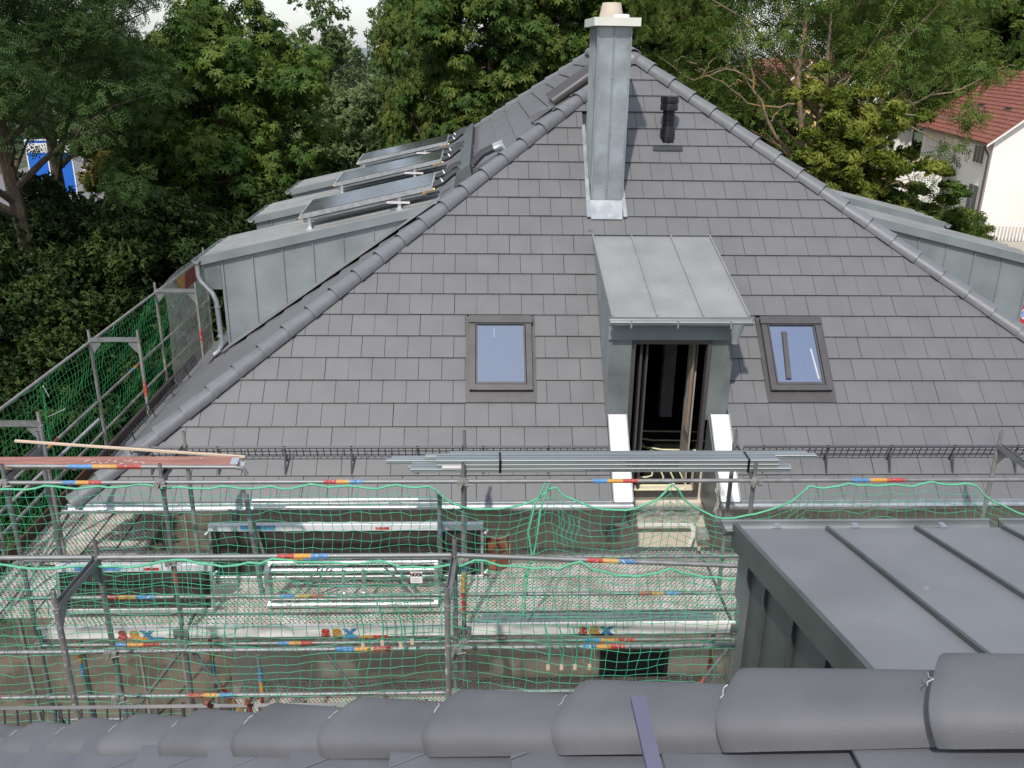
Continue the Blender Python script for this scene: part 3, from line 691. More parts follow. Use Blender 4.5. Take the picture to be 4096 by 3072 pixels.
# solar collectors
for i, y in enumerate(DORM_Y):
    names = ('nearest', 'middle', 'farthest')
    c = thing('solar_collector', ('flat solar collector on the nearest left dormer, closest to the hip and scaffold', 'flat solar collector on the middle left dormer, between the other two', 'flat solar collector on the farthest left dormer, in front of the trees')[i], 'solar panel', (-1.75, y+.8, -2.5), 'solar collectors on the left dormers')
    rz = lambda x: -3.06 + DSL*(x+4.30)
    x0, x1, y0, y1 = -2.80, -.72, y+.30, y+1.42; o0, o1 = .19, .23
    tilt = .05
    def cp(x, yy, n): return Vector((x, yy, rz(x)+.19+(yy-y0)*tilt+n))
    MB().prism([cp(x0, y0, 0), cp(x1, y0, 0), cp(x1, y1, 0), cp(x0, y1, 0)], (0, 0, .07)).build('collector_case', M_alu, c)
    MB().prism([cp(x0+.03, y0+.03, .071), cp(x1-.03, y0+.03, .071), cp(x1-.03, y1-.03, .071), cp(x0+.03, y1-.03, .071)], (0, 0, .006)).build('collector_glass', M_coll, c)
    MB().tube(cp(x0+.05, y0+.06, -.04), cp(x1-.1, y0+.06, -.04), .035, 8).build('header_pipe', M_zincd, c, True)
    MB().tube(cp(x0-.02, y0+.05, .02), cp(x0+.03, y0+.05, .02), .02, 8).build('brass_plug', M_brass, c, True)
    MB().tube(cp(x1-.16, y0+.03, -.02), cp(x1+.03, y0+.03, .0), .02, 8).build('brass_fitting', M_brass, c, True)
    for xx in (x0+.12, x1-.55):
        s_ = MB(); s_.box((xx, y0+.02, rz(xx)-.0), (xx+.05, y0+.08, rz(xx)+.19)); s_.box((xx-.02, y0-.03, rz(xx)+.0), (xx+.07, y0+.12, rz(xx)+.03)); s_.build('support_foot', M_alu, c)
    MB().box((x1-.72, y0-.006, rz(x1-.6)+.11), (x1-.36, y0-.001, rz(x1-.6)+.145)).build('paper_label', mat('label_paper', (.62, .57, .58), .7), c)
    # insulated connecting pipes
    for dy in (.18, .95):
        a = cp(x1+.0, y0+dy, .02); b = Vector((-.30, y0+dy+.1, lz(-.30)+.20))
        MB().path([a, a.lerp(b, .35)+Vector((0, 0, -.02)), a.lerp(b, .7)+Vector((0, 0, .02)), b], .055, 8).build('insulated_pipe', M_pipei, c, True)
        MB().tube(a.lerp(b, .30), a.lerp(b, .34), .058, 8).build('pipe_band', M_alu, c)
pb = thing('pipe_duct', 'dark grey sheet-metal duct running along the left roof slope above the collectors', 'duct', (-.2, 17, lz(-.2)))
MB().prism([(-.40, 14.0, lz(-.40)+.02), (-.12, 14.0, lz(-.12)+.02), (-.15, 14.0, lz(-.12)+.20), (-.36, 14.0, lz(-.40)+.24)], (0, 8.3, 0)).build('duct_cover', M_zincnd, pb)
for i, yy in enumerate((14.12, 14.42)):
    a = Vector((-.12, yy, lz(-.12)+.15)); b = Vector((.22, yy-.02, lz(.22)+.18))
    MB().path([a, a.lerp(b, .5)+Vector((0, 0, .05)), b], .05, 8).build('insulated_pipe', M_pipei, pb, True)
    MB().path([b, b+Vector((.12, 0, .05)), b+Vector((.24, 0, -.10))], [.058, .07, .05], 8).build('pipe_collar', M_zinc, pb, True)
for i in range(10): MB().lathe((-.10+random.uniform(-.02, .02), 14.05+i*.35, lz(-.1)+.14), ((.012, 0), (.012, .012)), 6).build('screw', M_alu, pb)

# ------------------------------------------------------------------ near house (the roof the camera stands on)
near = thing('house', 'near house whose anthracite hip caps cross the bottom of the picture', 'house', (2, 0, GZ))
HB = Vector((.73, 1.10, -1.04)); HS = Vector((-.2866, .182, -.1725)); HD = HS.normalized()
hperp = Vector((-HD.y, HD.x, 0)).normalized(); hperp = -hperp if hperp.y < 0 else hperp
NT = .925; NTL = .57
def nrear(x, y):                                       # far-facing slope
    c = HB+hperp*.105; return c.z - .045 - NT*(y-c.y)
def nside(x, y):
    c = HB+hperp*.105; return c.z - .045 + NTL*(x-c.x)
NE_Y = 5.45
n1 = MB()
c0 = HB+hperp*.105
top = c0-HS*6
def hipx(y): return c0.x+(y-c0.y)*HS.x/HS.y
pl = [(hipx(NE_Y), NE_Y), (9, NE_Y), (9, top.y), (hipx(top.y), top.y)]
n1.prism([(x, y, nrear(x, y)-.03) for x, y in pl], (0, 0, -.08)); near_rear = n1.build('roof_slope', M_ntile, near)
n2 = MB(); pl = [(hipx(NE_Y), NE_Y), (hipx(top.y), top.y), (hipx(top.y), -4), (hipx(NE_Y), -4)]
n2.prism([(x, y, nside(x, y)-.03) for x, y in pl], (0, 0, -.08)); near_side = n2.build('roof_slope', M_deck, near)
# tiles on the side slope below the caps (strip in view)
u_ = Vector((0, -1, 0)); sL = Vector((1, 0, NTL)).normalized()
NF = frame((hipx(NE_Y), 0, nside(hipx(NE_Y), 0)-.02), u_, sL)
slen = (hipx(top.y)-hipx(NE_Y))/sL.x
kk = HS.x/HS.y                                        # dx per dy along hip
tt = lay_tiles(int(slen/.33)+1, -6.0, -.2, (-1, -(sL.x/kk), NE_Y-.02), None, slen, [], x0=-6.02, e=.33)
ng = 0
for (r, c, s0, xa, p, full) in tt:
    ctr = NF @ Vector((sum(q[0] for q in p)/len(p), sum(q[1] for q in p)/len(p), 0))
    if abs((ctr-c0).dot(hperp)) > 1.0: continue
    q = [(a-xa-.15, b-s0) for a, b in p]; vs, fs = tile_mesh(q, 0., bev=.003)
    link('tile', MB().add(vs, fs).mesh('tile', M_ntile), near_side, NF @ Matrix.Translation((xa+.15, s0, random.gauss(0, .001)))); ng += 1
# caps
def near_cap():
    L, seg, n = .425, 22, 23; vs = []; fs = []
    def prof(i, r):                                    # rounded top with flatter flanks
        a = R_(-8+196*i/seg); ca, sa = math.cos(a), math.sin(a)
        k = 1/(abs(ca)**3.3+abs(sa)**3.3)**(1/3.3)
        return r*ca*k, r*sa*k*.58
    ys = ((0, .102), (.004, .1045), (.03, .104), (.10, .100), (.25, .092), (L, .081))
    for (y, r) in ys:
        for rr in (r, r-.016):
            for i in range(n):
                x, z = prof(i, rr); vs.append((x, y, z))
    K = len(ys)
    for k in range(K-1):
        o, q = 2*n*k, 2*n*(k+1)
        for i in range(seg): fs += [(o+i, o+i+1, q+i+1, q+i), (o+n+i+1, o+n+i, q+n+i, q+n+i+1)]
        fs += [(o, q, q+n, o+n), (o+seg+n, q+seg+n, q+seg, o+seg)]
    for i in range(seg): fs += [(i+1, i, n+i, n+i+1)]
    return MB().add(vs, fs).mesh('hip_cap', M_ncap, True)
NCAP = near_cap()
for i in range(-4, 14):
    p = HB + HS*i + hperp*.110 + Vector((0, 0, .006))   # lower end of cap i
    m_ = along(p, -HD + Vector((0, 0, -.05)))
    o = link('hip_cap', NCAP, near_rear, m_ @ Matrix.Rotation(random.gauss(0, .006), 4, 'Z'))
    # crumbs of sealing tape at the lap
    mb = MB(); rnd = random.Random(i+50)
    lastp = None; pts = []
    for a in range(70, 92, 5):
        aa = R_(a+rnd.uniform(-2, 2)); pts.append(m_ @ Vector((.096*math.cos(aa), -.003+rnd.uniform(-.006, .006), .060*math.sin(aa)+.003)))
    mb.path(pts, [rnd.uniform(.0005, .0016) for _ in pts], 5); mb.build('lap_seal', M_greyb if i % 2 else M_pboard, near_rear)
# near snow guard
nsy = 4.75; nsz = nrear(0, nsy)+.10
snow_guard(near, (-4.6, nsy, nsz), (1.2, nsy, nsz), Vector((0, .25, .97)), Vector((0, math.cos(math.atan(NT)), -math.sin(math.atan(NT)))))
for xx in (-1.78, -1.52): MB().path([(xx, nsy-.02, nsz+.27), (xx, nsy+.03, nsz+.26), (xx+.01, nsy+.05, nsz+.10)], .018, 4).build('roof_hook', M_rust, near)
# flat bar lying over the caps
fb = thing('flat_bar', 'short blue-grey metal bar lying across the near hip caps', 'metal bar', (.30, 1.35, -1.3))
a_, b_ = Vector((.30, 1.345, -1.150)), Vector((.345, 1.02, -1.335))
MB().prism([a_+Vector((-.014, 0, .0)), a_+Vector((.014, 0, 0)), b_+Vector((.014, 0, 0)), b_+Vector((-.014, 0, 0))], (0, .006, .012)).build('bar', M_pbar, fb)
# near dormer
ND_Y, ND_Z = 4.83, -2.79; NDS = .215; NDX = 1.60
ndz = lambda y: ND_Z + NDS*(ND_Y-y)
mb = MB(); mb.prism([(NDX, ND_Y, ND_Z), (NDX, 1.0, ndz(1.0)), (5.2, 1.0, ndz(1.0)), (5.2, ND_Y, ND_Z)], (0, 0, -.02)); nd = mb.build('dormer', M_zincn, near)
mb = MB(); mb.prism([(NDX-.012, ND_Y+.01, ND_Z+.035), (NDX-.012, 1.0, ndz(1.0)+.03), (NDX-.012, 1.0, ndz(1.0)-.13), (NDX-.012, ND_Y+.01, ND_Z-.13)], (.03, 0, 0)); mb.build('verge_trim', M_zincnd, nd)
for xs in (2.175, 2.74, 3.30, 3.87):
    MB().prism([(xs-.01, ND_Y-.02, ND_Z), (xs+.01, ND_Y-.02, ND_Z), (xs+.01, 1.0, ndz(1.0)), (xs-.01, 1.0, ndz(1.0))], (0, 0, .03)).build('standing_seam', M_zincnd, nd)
    mb = MB(); mb.tube((xs-.02, ND_Y-.35, ND_Z+.10), (xs-.04, ND_Y-.37, ND_Z+.085), .006, 5)
gutter('gutter', (NDX-.05, ND_Y+.065, ND_Z-.015), (3.30, ND_Y+.065, ND_Z-.015), .062, M_zincd, nd)
gutter('gutter', (3.36, ND_Y+.065, ND_Z-.015), (5.2, ND_Y+.065, ND_Z-.015), .062, M_zincd, nd)
for xx in (1.86, 2.36, 2.92): MB().box((xx, ND_Y-.01, ND_Z+.004), (xx+.035, ND_Y+.05, ND_Z+.012)).build('gutter_clip', M_tin, nd)
mb = MB(); cx_ = NDX+.06
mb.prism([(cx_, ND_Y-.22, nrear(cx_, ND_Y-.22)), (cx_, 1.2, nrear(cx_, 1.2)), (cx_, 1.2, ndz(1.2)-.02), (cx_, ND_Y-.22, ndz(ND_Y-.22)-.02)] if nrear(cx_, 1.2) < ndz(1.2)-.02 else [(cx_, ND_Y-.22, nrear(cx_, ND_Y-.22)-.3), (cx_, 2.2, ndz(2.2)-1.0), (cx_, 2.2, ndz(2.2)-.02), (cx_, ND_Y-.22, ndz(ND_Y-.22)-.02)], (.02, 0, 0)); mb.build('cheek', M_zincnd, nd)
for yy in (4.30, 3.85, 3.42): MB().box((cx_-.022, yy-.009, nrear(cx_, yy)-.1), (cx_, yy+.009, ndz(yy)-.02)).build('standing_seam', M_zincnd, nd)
MB().box((cx_-.03, ND_Y-.24, nrear(cx_, ND_Y)-.3), (cx_+.04, ND_Y-.19, ND_Z-.10)).build('corner_trim', M_zincd, nd)
mb = MB(); mb.box((cx_+.02, ND_Y-.22, -5.3), (5.2, ND_Y-.19, ND_Z-.05)); mb.build('dormer_face', M_zincd, nd)
MB().box((cx_-.02, ND_Y-.19, ND_Z-.47), (cx_+.10, ND_Y-.02, ND_Z-.12)).build('soffit_panel', M_zincd, nd)
MB().box((hipx(NE_Y)+.9, 3.9, GZ), (8, 4.1, -4.9)).box((hipx(NE_Y)+.9, -4, GZ), (hipx(NE_Y)+1.1, 3.9, -4.9)).build('wall', M_wall, near)

# ------------------------------------------------------------------ scaffolds
TUBE = .0242
def band(parent, a, b, cols, start, w=.16, r=.0252):
    a, b = Vector(a), Vector(b); w *= random.uniform(.75, 1.2); start += random.uniform(-.08, .08); d = (b-a).normalized()
    for i, c in enumerate(cols):
        p = a+d*(start+i*w); MB().tube(p, p+d*w, r, 10).build('paint_band', c, parent, True)
RYB, BYR = (M_red, M_yel, M_blu), (M_blu, M_yel, M_red)
def post(par, x, y, ztop, zbot=GZ, m=None, cols=None, cz=0):
    m = m or M_steel
    mb = MB(); mb.path([(x, y, zbot), (x, y, ztop-.17)], TUBE, 12); mb.path([(x, y, ztop-.17), (x, y, ztop)], .019, 12)
    mb.lathe((x, y, ztop-.18), ((.031, 0), (.031, .015)), 12)
    # closed top; a black disc paints the dark inside of the tube
    o = mb.build('post', m, par, True)
    MB().lathe((x, y, ztop), ((.0145, .0004), (.0145, .0012)), 10).build('bore_shade', M_black, o)
    if cols:
        band(o, (x, y, cz), (x, y, cz-1), cols, 0, .22, .0250)
    return o
def coupler(par, x, y, z):
    mb = MB(); rn = random.Random(int((x*31+y*17+z*7)*100))
    mb.lathe((x, y, z-.03), ((.036, 0), (.04, .012), (.04, .05), (.034, .065)), 10)
    mb.box((x-.06, y-.05, z-.035), (x-.02, y-.02, z+.02)); mb.box((x+.02, y-.055, z-.03), (x+.055, y-.02, z+.025))
    mb.tube((x-.03, y-.06, z-.05), (x+.005, y-.03, z+.04), .008, 6); mb.tube((x+.02, y-.07, z-.01), (x+.10, y-.06, z+.0), .006, 6)
    mb.build('coupler', M_steelr, par, True)
def rail(par, a, b, cols=None, start=.9, m=None, r=.0215, w=.16, inset=.0):
    o = MB().tube(a, b, r, 12).build('rail', m or M_steel, par, True)
    if cols: band(o, a, b, cols, start, w, r+.0008)
    return o
def transverse(par, a, b):
    a, b = Vector(a), Vector(b); d = (b-a).normalized(); sd = d.cross(Vector((0, 0, 1))).normalized(); mb = MB()
    for s0, s1, z0, z1 in ((-.026, .026, -.055, -.051), (-.026, -.022, -.051, 0), (.022, .026, -.051, 0)):
        vs = [a+sd*s0+upz*z0, a+sd*s1+upz*z0, a+sd*s1+upz*z1, a+sd*s0+upz*z1]
        mb.prism(vs, (b-a))
    for e_, q in ((a, 1), (b, -1)):                  # gusset plates
        p = e_+d*q*.02
        mb.prism([p+upz*-.05, p+d*q*.13+upz*-.05, p+d*q*.13+upz*-.10, p+upz*-.26], sd*.005)
    mb.build('transverse', M_steel, par)
def deck(par, x0, y0, x1, y1, z, alongx=True):
    mb = MB(); mb.quad((x0, y0, z), (x1, y0, z), (x1, y1, z), (x0, y1, z))
    o = mb.build('deck_board', M_perf, par)
    e = MB()
    if alongx: e.box((x0, y0-.004, z-.055), (x1, y0, z+.004)); e.box((x0, y1, z-.055), (x1, y1+.004, z+.004))
    else: e.box((x0-.004, y0, z-.055), (x0, y1, z+.004)); e.box((x1, y0, z-.055), (x1+.004, y1, z+.004))
    e.build('deck_edge', M_steelr, o)
def sax(par, x, y, z, h=.135):
    for dx, ch, m_ in ((-.125, 's', M_red), (0, 'a', M_yel), (.13, 'x', M_blu)):
        text_obj('logo_letter', ch, h*1.55, m_, par, Matrix.Translation((x+dx, y, z-.012)) @ FACE_CAM, bold=.010, sx=1.12)
def toe(par, x0, x1, y, z, logo=None, bot=None):
    o = MB().box((x0, y-.015, z), (x1, y+.015, z+.15)).build('toe_board', M_bold, par)
    MB().box((x0+.01, y-.019, z-.004), (x1-.01, y-.0155, z+.018)).build('toe_edge', M_steel, o)
    for e_ in (x0, x1-.05): MB().box((e_, y-.019, z+.02), (e_+.05, y-.0155, z+.13)).build('toe_fitting', M_steel, o)
    if logo is not None: sax(o, logo, y-.0175, z+.085)
    if bot is not None:
        for i, c in enumerate(BYR if bot[1] else RYB): MB().box((bot[0]+.16*i, y-.021, z-.003), (bot[0]+.16*i+.158, y-.0192, z+.03)).build('paint_band', c, o)
PX = (-4.66, -3.14, -.16, 2.79, 5.74)
fs1 = thing('scaffold', 'scaffold along the front wall of the tiled house, with decks, rails and sax toe boards', 'scaffold', (.5, 8.4, GZ))
for i, x in enumerate(PX):
    post(fs1, x, 8.0, -3.86, cols=RYB[::-1] if i == 2 else (M_red,) if i == 1 else None, cz=-4.93)
    post(fs1, x, 8.75, -3.84, m=M_steelr if i in (1, 4) else M_steel, cols=RYB if i < 2 else BYR, cz=-6.35)
    if i < 2: post(fs1, x+.75, 8.05, -6.0, cols=BYR if i else RYB, cz=-6.4)
    transverse(fs1, (x, 8.0, -3.99), (x, 8.75, -3.99)); transverse(fs1, (x, 8.0, -5.93), (x, 8.75, -5.93))
    MB().box((x-.025, 8.75, -5.99), (x+.025, 9.74, -5.94)).build('console', M_steel, fs1)
    for z in (-4.05, -4.95, -5.97): coupler(fs1, x, 7.97, z)
for i in range(4):
    a, b = PX[i], PX[i+1]
    for k, z in enumerate((-4.05, -4.93, -5.38, -5.97, -6.95, -7.45)):
        cc = (BYR, None, RYB, BYR, None, RYB)[k] if i % 2 == 0 else (RYB if i < 3 else BYR, RYB, BYR, BYR, BYR, None)[k]
        st = (.62, .3, 1.0, 1.2, .5, 1.0)[k] if i == 0 else (1.50, 1.0, 1.05, .9, 1.6, .8)[k] if i == 1 else (1.25, 1.1, 1.9, 1.2, 1.3, .9)[k] if i == 2 else (1.0, 1, 1, 1, 1, 1)[k]
        if i == 0: st = min(st, .75)
        rail(fs1, (a+.03, 7.975, z), (b-.03, 7.975, z), cc, st)
    for z in ((-5.88, -7.88) if i else (-5.88,)):
        for q in range(5): deck(fs1, a+.02, 8.03+.342*q, b-.02, 8.03+.342*q+.325, z)
    toe(fs1, a+.03, b-.03, 7.955, -5.88, {0: -3.62, 1: -1.50, 2: 1.24}.get(i), {0: (-3.80, 0), 1: (-1.45, 1)}.get(i))
for (a, b) in (((-4.62, 8.06, -8), (-3.2, 8.06, -6.1)), ((-3.10, 8.05, -6.1), (-1.6, 8.05, -8.8)), ((-.12, 8.06, -8.9), (-1.7, 8.06, -6.1)), ((2.75, 8.05, -6.15), (1.4, 8.05, -8.5))):
    rail(fs1, a, b, RYB, .5, w=.22)
# second rail over the left bay with hooked end
o = MB().path([(-4.66, 8.10, -3.93), (-2.45, 8.10, -3.945), (-2.36, 8.10, -3.96), (-2.33, 8.10, -4.03)], .021, 12).build('rail', M_steel, fs1, True)
band(o, (-4.66, 8.10, -3.93), (-2.45, 8.10, -3.945), BYR, .62, .20, .0218)
# inner aluminium guard rails and their posts
for z in (-4.80, -4.895): MB().tube((-2.55, 9.0, z), (-.47, 9.0, z), .026, 12).build('guard_rail', M_alu, fs1, True)
MB().path([(-2.62, 9.0, -4.72), (-2.60, 8.95, -4.95), (-2.48, 8.75, -5.87)], .028, 12).build('guard_post', M_steel, fs1, True)
MB().path([(-2.66, 9.05, -4.70), (-2.45, 8.95, -5.6)], .020, 10).build('guard_post', M_steelr, fs1, True)
o = MB().path([(-.45, 9.0, -4.72), (-.45, 8.98, -5.87)], .028, 12).build('guard_post', M_steel, fs1, True)
MB().tube((-.45, 9.0, -4.98), (-.45, 8.995, -5.28), .031, 10).build('blue_tape', mat('tape_blue', (.03, .10, .42), .5), o, True)

ls = thing('scaffold', 'scaffold along the left eaves, shaded behind dark green netting', 'scaffold', (-5.3, 13, GZ))
LX0, LX1 = -5.66, -4.96
for y in (6.6, 9.4, 12.5, 15.3, 18.2):
    post(ls, LX0, y, -3.88, m=M_steelr); post(ls, LX1, y, -3.88, m=M_steelr, cols=(M_red,) if y > 10 else None, cz=-4.75)
    transverse(ls, (LX0, y, -4.0), (LX1, y, -4.0))
for a, b in ((6.6, 9.4), (9.4, 12.5), (12.5, 15.3), (15.3, 18.2)):
    for z in (-4.08, -5.0, -5.5, -6.05): rail(ls, (LX0-.02, a+.03, z), (LX0-.02, b-.03, z), BYR if z == -5.0 else None, 1.3, m=M_steelr)
    for q in range(4): deck(ls, LX0+.03+.375*q, max(a+.02, 8.35), LX0+.03+.375*q+.35, b-.02, -5.89, False)
for z in (-5.88,): MB().box((LX0-.015, 6.7, z), (LX0+.015, 18, z+.15)).build('toe_board', mat('brown_board', (.10, .05, .03), .8), ls)
rail(ls, (-5.66, 9.0, -5.2), (-4.75, 10.4, -4.4)); rail(ls, (-5.2, 8.6, -5.9), (-4.85, 9.9, -5.1), m=M_steelr)
rs = thing('scaffold', 'scaffold frame at the right eaves, at the right edge of the picture', 'scaffold', (10.2, 15, GZ))
for y in (12.6, 15.6, 18.5):
    post(rs, 10.45, y, -3.88, m=M_steelr); post(rs, 9.80, y, -3.88, m=M_steelr); transverse(rs, (9.80, y, -4.0), (10.45, y, -4.0))
for z in (-4.08, -5.0): rail(rs, (10.47, 12.6, z), (10.47, 18.5, z))

ns = thing('scaffold', 'nearest scaffold in front of the near roof, with paint-speckled upright frames', 'scaffold', (-1, 6.3, GZ))
NX = (-6.25, -3.24, -.21, 2.80)
for i, x in enumerate(NX):
    post(ns, x, 6.65, -3.92); post(ns, x-.04, 5.95, -3.94, m=mat('speckled_steel', (.24, .235, .24), .55, .35, var=.15, scale=8, spots=((.60, .58, .55), 28, .60)), cols=(M_blu,) if i == 2 else None, cz=-5.62)
    transverse(ns, (x-.04, 5.95, -4.07), (x, 6.65, -4.07))
    for z in (-5.03, -5.52): coupler(ns, x, 6.62, z)
for i in range(3):
    a, b = NX[i], NX[i+1]; dz = -.15 if i == 2 else 0
    for k, z in enumerate((-4.07, -5.03, -5.52)):
        cc = ((RYB, BYR, BYR), (RYB, BYR, RYB), (RYB, BYR, None))[i][k]
        rail(ns, (a+.02, 6.625, z), (b-.03, 6.625, z+(dz if k == 0 else 0)), cc, ((1.55, 1.55, 1.5), (1.45, 2.0, .55), (1.05, 1.05, 1))[i][k], w=.15)
    if i == 0: continue
    for q in range(2): deck(ns, a+.02, 5.97+.34*q, b-.02, 5.97+.34*q+.32, -6.0)
    toe(ns, a+.03, b-.03, 6.67, -6.0, {0: -3.9, 1: -2.20, 2: 1.2}.get(i))

# ------------------------------------------------------------------ safety nets
def net(name, label, fn, nu, nv, m, r=.0030, parent_cat='safety net', group='green safety nets', drop=None):
    P = np.array([[fn(i, j) for i in range(nu)] for j in range(nv)], float)     # nv,nu,3
    P[..., :] += rng.normal(0, .006, P.shape)
    A = np.concatenate([P[:, :-1].reshape(-1, 3), P[:-1].reshape(-1, 3)]); B = np.concatenate([P[:, 1:].reshape(-1, 3), P[1:].reshape(-1, 3)])
    if drop is not None: k = ~drop(A, B); A, B = A[k], B[k]
    d = B-A; d /= np.linalg.norm(d, axis=1, keepdims=True)+1e-9
    ref = np.where(np.abs(d[:, 2:3]) > .8, np.array([[1., 0, 0]]), np.array([[0, 0, 1.]])); u = np.cross(d, ref); u /= np.linalg.norm(u, axis=1, keepdims=True); w = np.cross(d, u)
    n = 4; ring = [(math.cos(2*math.pi*k/n), math.sin(2*math.pi*k/n)) for k in range(n)]
    V = np.stack([A+r*(c*u+s*w) for c, s in ring]+[B+r*(c*u+s*w) for c, s in ring], 1).reshape(-1, 3)
    q = np.array([(k, (k+1) % n, n+(k+1) % n, n+k) for k in range(n)]); Fq = (q[None]+np.arange(len(A))[:, None, None]*2*n).reshape(-1, 4)
    # knots
    kp = P.reshape(-1, 3); o = np.array([(1, 0, 0), (-1, 0, 0), (0, 1, 0), (0, -1, 0), (0, 0, 1), (0, 0, -1)])*r*1.75
    KV = (kp[:, None]+o[None]).reshape(-1, 3); tri = np.array([(0, 2, 4), (2, 1, 4), (1, 3, 4), (3, 0, 4), (2, 0, 5), (1, 2, 5), (3, 1, 5), (0, 3, 5)])
    KF = (tri[None]+np.arange(len(kp))[:, None, None]*6).reshape(-1, 3)+len(V)
    me = bpy.data.meshes.new(name)
    Vall = np.concatenate([V, KV]); nl = len(Fq)*4+len(KF)*3
    me.vertices.add(len(Vall)); me.vertices.foreach_set('co', Vall.ravel())
    me.loops.add(nl); me.loops.foreach_set('vertex_index', np.concatenate([Fq.ravel(), KF.ravel()]))
    me.polygons.add(len(Fq)+len(KF))
    st = np.concatenate([np.arange(len(Fq))*4, len(Fq)*4+np.arange(len(KF))*3]); me.polygons.foreach_set('loop_start', st)
    me.update(calc_edges=True); me.validate(); me.materials.append(m)
    root = thing(name, label, parent_cat, tuple(P[-1, nu//2]), group)
    link('netting', me, root)
    return root, P
def edge_rope(root, pts, r=.011, m=None): MB().path(pts, r, 6).build('edge_rope', m or M_rope, root, True)
rn = np.random.default_rng(3)
wob = rn.normal(0, 1, (400,))
# front net
ties = [(-5.6, 0), (-4.6, 0), (-.45, 0), (.72, 0), (1.96, 0), (3.33, 0), (5.04, 0), (6.2, -.45)]
sags = [.05, .0, .30, .28, .40, .0, .15]
def topz(x):
    for k in range(len(ties)-1):
        x0, z0 = ties[k]; x1, z1 = ties[k+1]
        if x0 <= x <= x1:
            t = (x-x0)/(x1-x0); z = z0+(z1-z0)*t
            if k in (1, 5): return z - .035*abs(math.sin((x-x0)*math.pi/.42))
            return z - sags[k]*4*t*(1-t)
    return 0
def fn1(i, j):
    x = -5.6+.098*i; g = math.exp(-j/9.); 
    tz = topz(x); near_t = min(((x-t[0]) for t in ties[2:6]), key=abs)
    px = -near_t*.35*math.exp(-(near_t/.35)**2)*math.exp(-j/5.) if -.6 < x < 3.6 else 0
    full = .098*j
    z = -4.06 + tz*(.25+.75*g) - full*(1-.10*(-tz if tz < 0 else 0)) + .012*math.sin(x*7+j)
    y = 7.945 - .05*math.sin(j*.16+.5)*abs(math.sin(x*1.05+.2)) + .02*math.sin(x*3.1+j*.4)
    return (x+px+.018*math.sin(j*.9+x*2), y, z)
r1, P1 = net('safety_net', 'bright green net on the front scaffold, scalloped below the bundle of metal studs', fn1, 122, 21, M_net)
edge_rope(r1, [tuple(p) for p in P1[0]])
def hang(pts): edge_rope(r1, pts, .010)
hang([(.66, 7.93, -4.05), (.56, 7.93, -4.30), (.50, 7.92, -4.6), (.55, 7.92, -4.9), (.48, 7.92, -5.15)])
hang([(.70, 7.93, -4.05), (.62, 7.92, -4.35), (.58, 7.91, -4.75), (.50, 7.92, -5.15), (.47, 7.92, -5.6)])
for k in range(5):
    xx = .80+.05*k; MB().path([(xx, 7.92, -4.35-.03*k), (xx+.02, 7.91, -4.5), (xx-.015, 7.92, -4.62-.02*k), (xx+.01, 7.92, -4.75)], .005, 5).build('loose_cord', M_net, r1)
# near net
def fn2(i, j):
    x = -6.2+.101*i; per = (x+6.2) % .82; sg_ = 0
    ph = ((x-.0) % .85)/.85
    sg_ = -.10*4*ph*(1-ph)*(1 if x > -.2 else .55)
    zt = -4.08 - (.15*(x+.2)/3 if x > -.2 else 0)
    z = zt + sg_*math.exp(-j/4.) - .099*j
    bul = .10*math.sin(min(1, j/14.)*math.pi*.9)
    y = 6.585-bul*abs(math.sin((x+.21)*math.pi/3.03)) + .025*math.sin(x*4+j*.7)
    lean = .10*math.sin(x*.9+.4)*(j/20.)
    return (x+lean+.02*math.sin(j*.6+x*3), y, z+.02*math.sin(x*2.4+j*.25))
r2, P2 = net('safety_net', 'green net hanging from the nearest rail, in front of the sax toe boards', fn2, 88, 27, M_net)
edge_rope(r2, [tuple(p) for p in P2[0]], .010); edge_rope(r2, [tuple(p+np.array((0, .03, 0))) for p in P2[18]], .006)
for x in (-1.05, -.88, -.72, -.62, .58, .70, .82, .95):
    zz = -4.42-random.random()*.1 if x < 0 else -4.72
    MB().path([(x, 6.5, zz), (x+.03, 6.49, zz-.1), (x+.05, 6.5, zz-.25), (x+.04, 6.5, zz-.42)], .006, 5).build('loose_cord', M_net, r2)
    MB().box((x+.02, 6.495, zz-.46), (x+.05, 6.50, zz-.40)).build('cord_end', M_wood, r2)
# left net (shade put into the cord colour)
def fn3(i, j):
    y = 6.8+.10*i; z = -4.10-.10*j - .03*abs(math.sin((y-6.8)*math.pi/.62))*math.exp(-j/3.)
    return (-5.71-.06*math.sin(j*.15)*abs(math.sin(y*.9))+.02*math.sin(y*3+j), y+.03*math.sin(j*.7+y), z+.02*math.sin(y*2.2+j*.3))
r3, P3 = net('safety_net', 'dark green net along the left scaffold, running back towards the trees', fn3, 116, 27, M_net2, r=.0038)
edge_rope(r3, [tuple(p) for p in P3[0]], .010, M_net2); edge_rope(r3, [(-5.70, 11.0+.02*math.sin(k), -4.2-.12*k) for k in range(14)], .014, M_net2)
for (a, b) in (((-5.69, 11.0, -4.62), (-5.62, 11.35, -4.65)), ((-5.69, 10.95, -5.25), (-5.55, 11.2, -5.5)), ((-5.7, 11.05, -4.2), (-5.68, 11.12, -4.38))): MB().tube(a, b, .006, 5).build('cable_tie', M_whitef, r3)
# maker's tag on the near net
tg = MB().box((-.58, 6.47, -4.245), (-.48, 6.472, -4.135)).build('net_tag', M_white, r2)
text_obj('tag_text', 'HUCK', .036, M_black, tg, Matrix.Translation((-.53, 6.4685, -4.165)) @ FACE_CAM, bold=.002)
MB().box((-.565, 6.4675, -4.148), (-.50, 6.469, -4.140)).build('tag_stripe', M_yel, tg)
for k in range(3): MB().box((-.57, 6.4675, -4.20-.015*k), (-.51+.015*(k % 2), 6.469, -4.195-.015*k)).build('tag_line', M_greyb, tg)

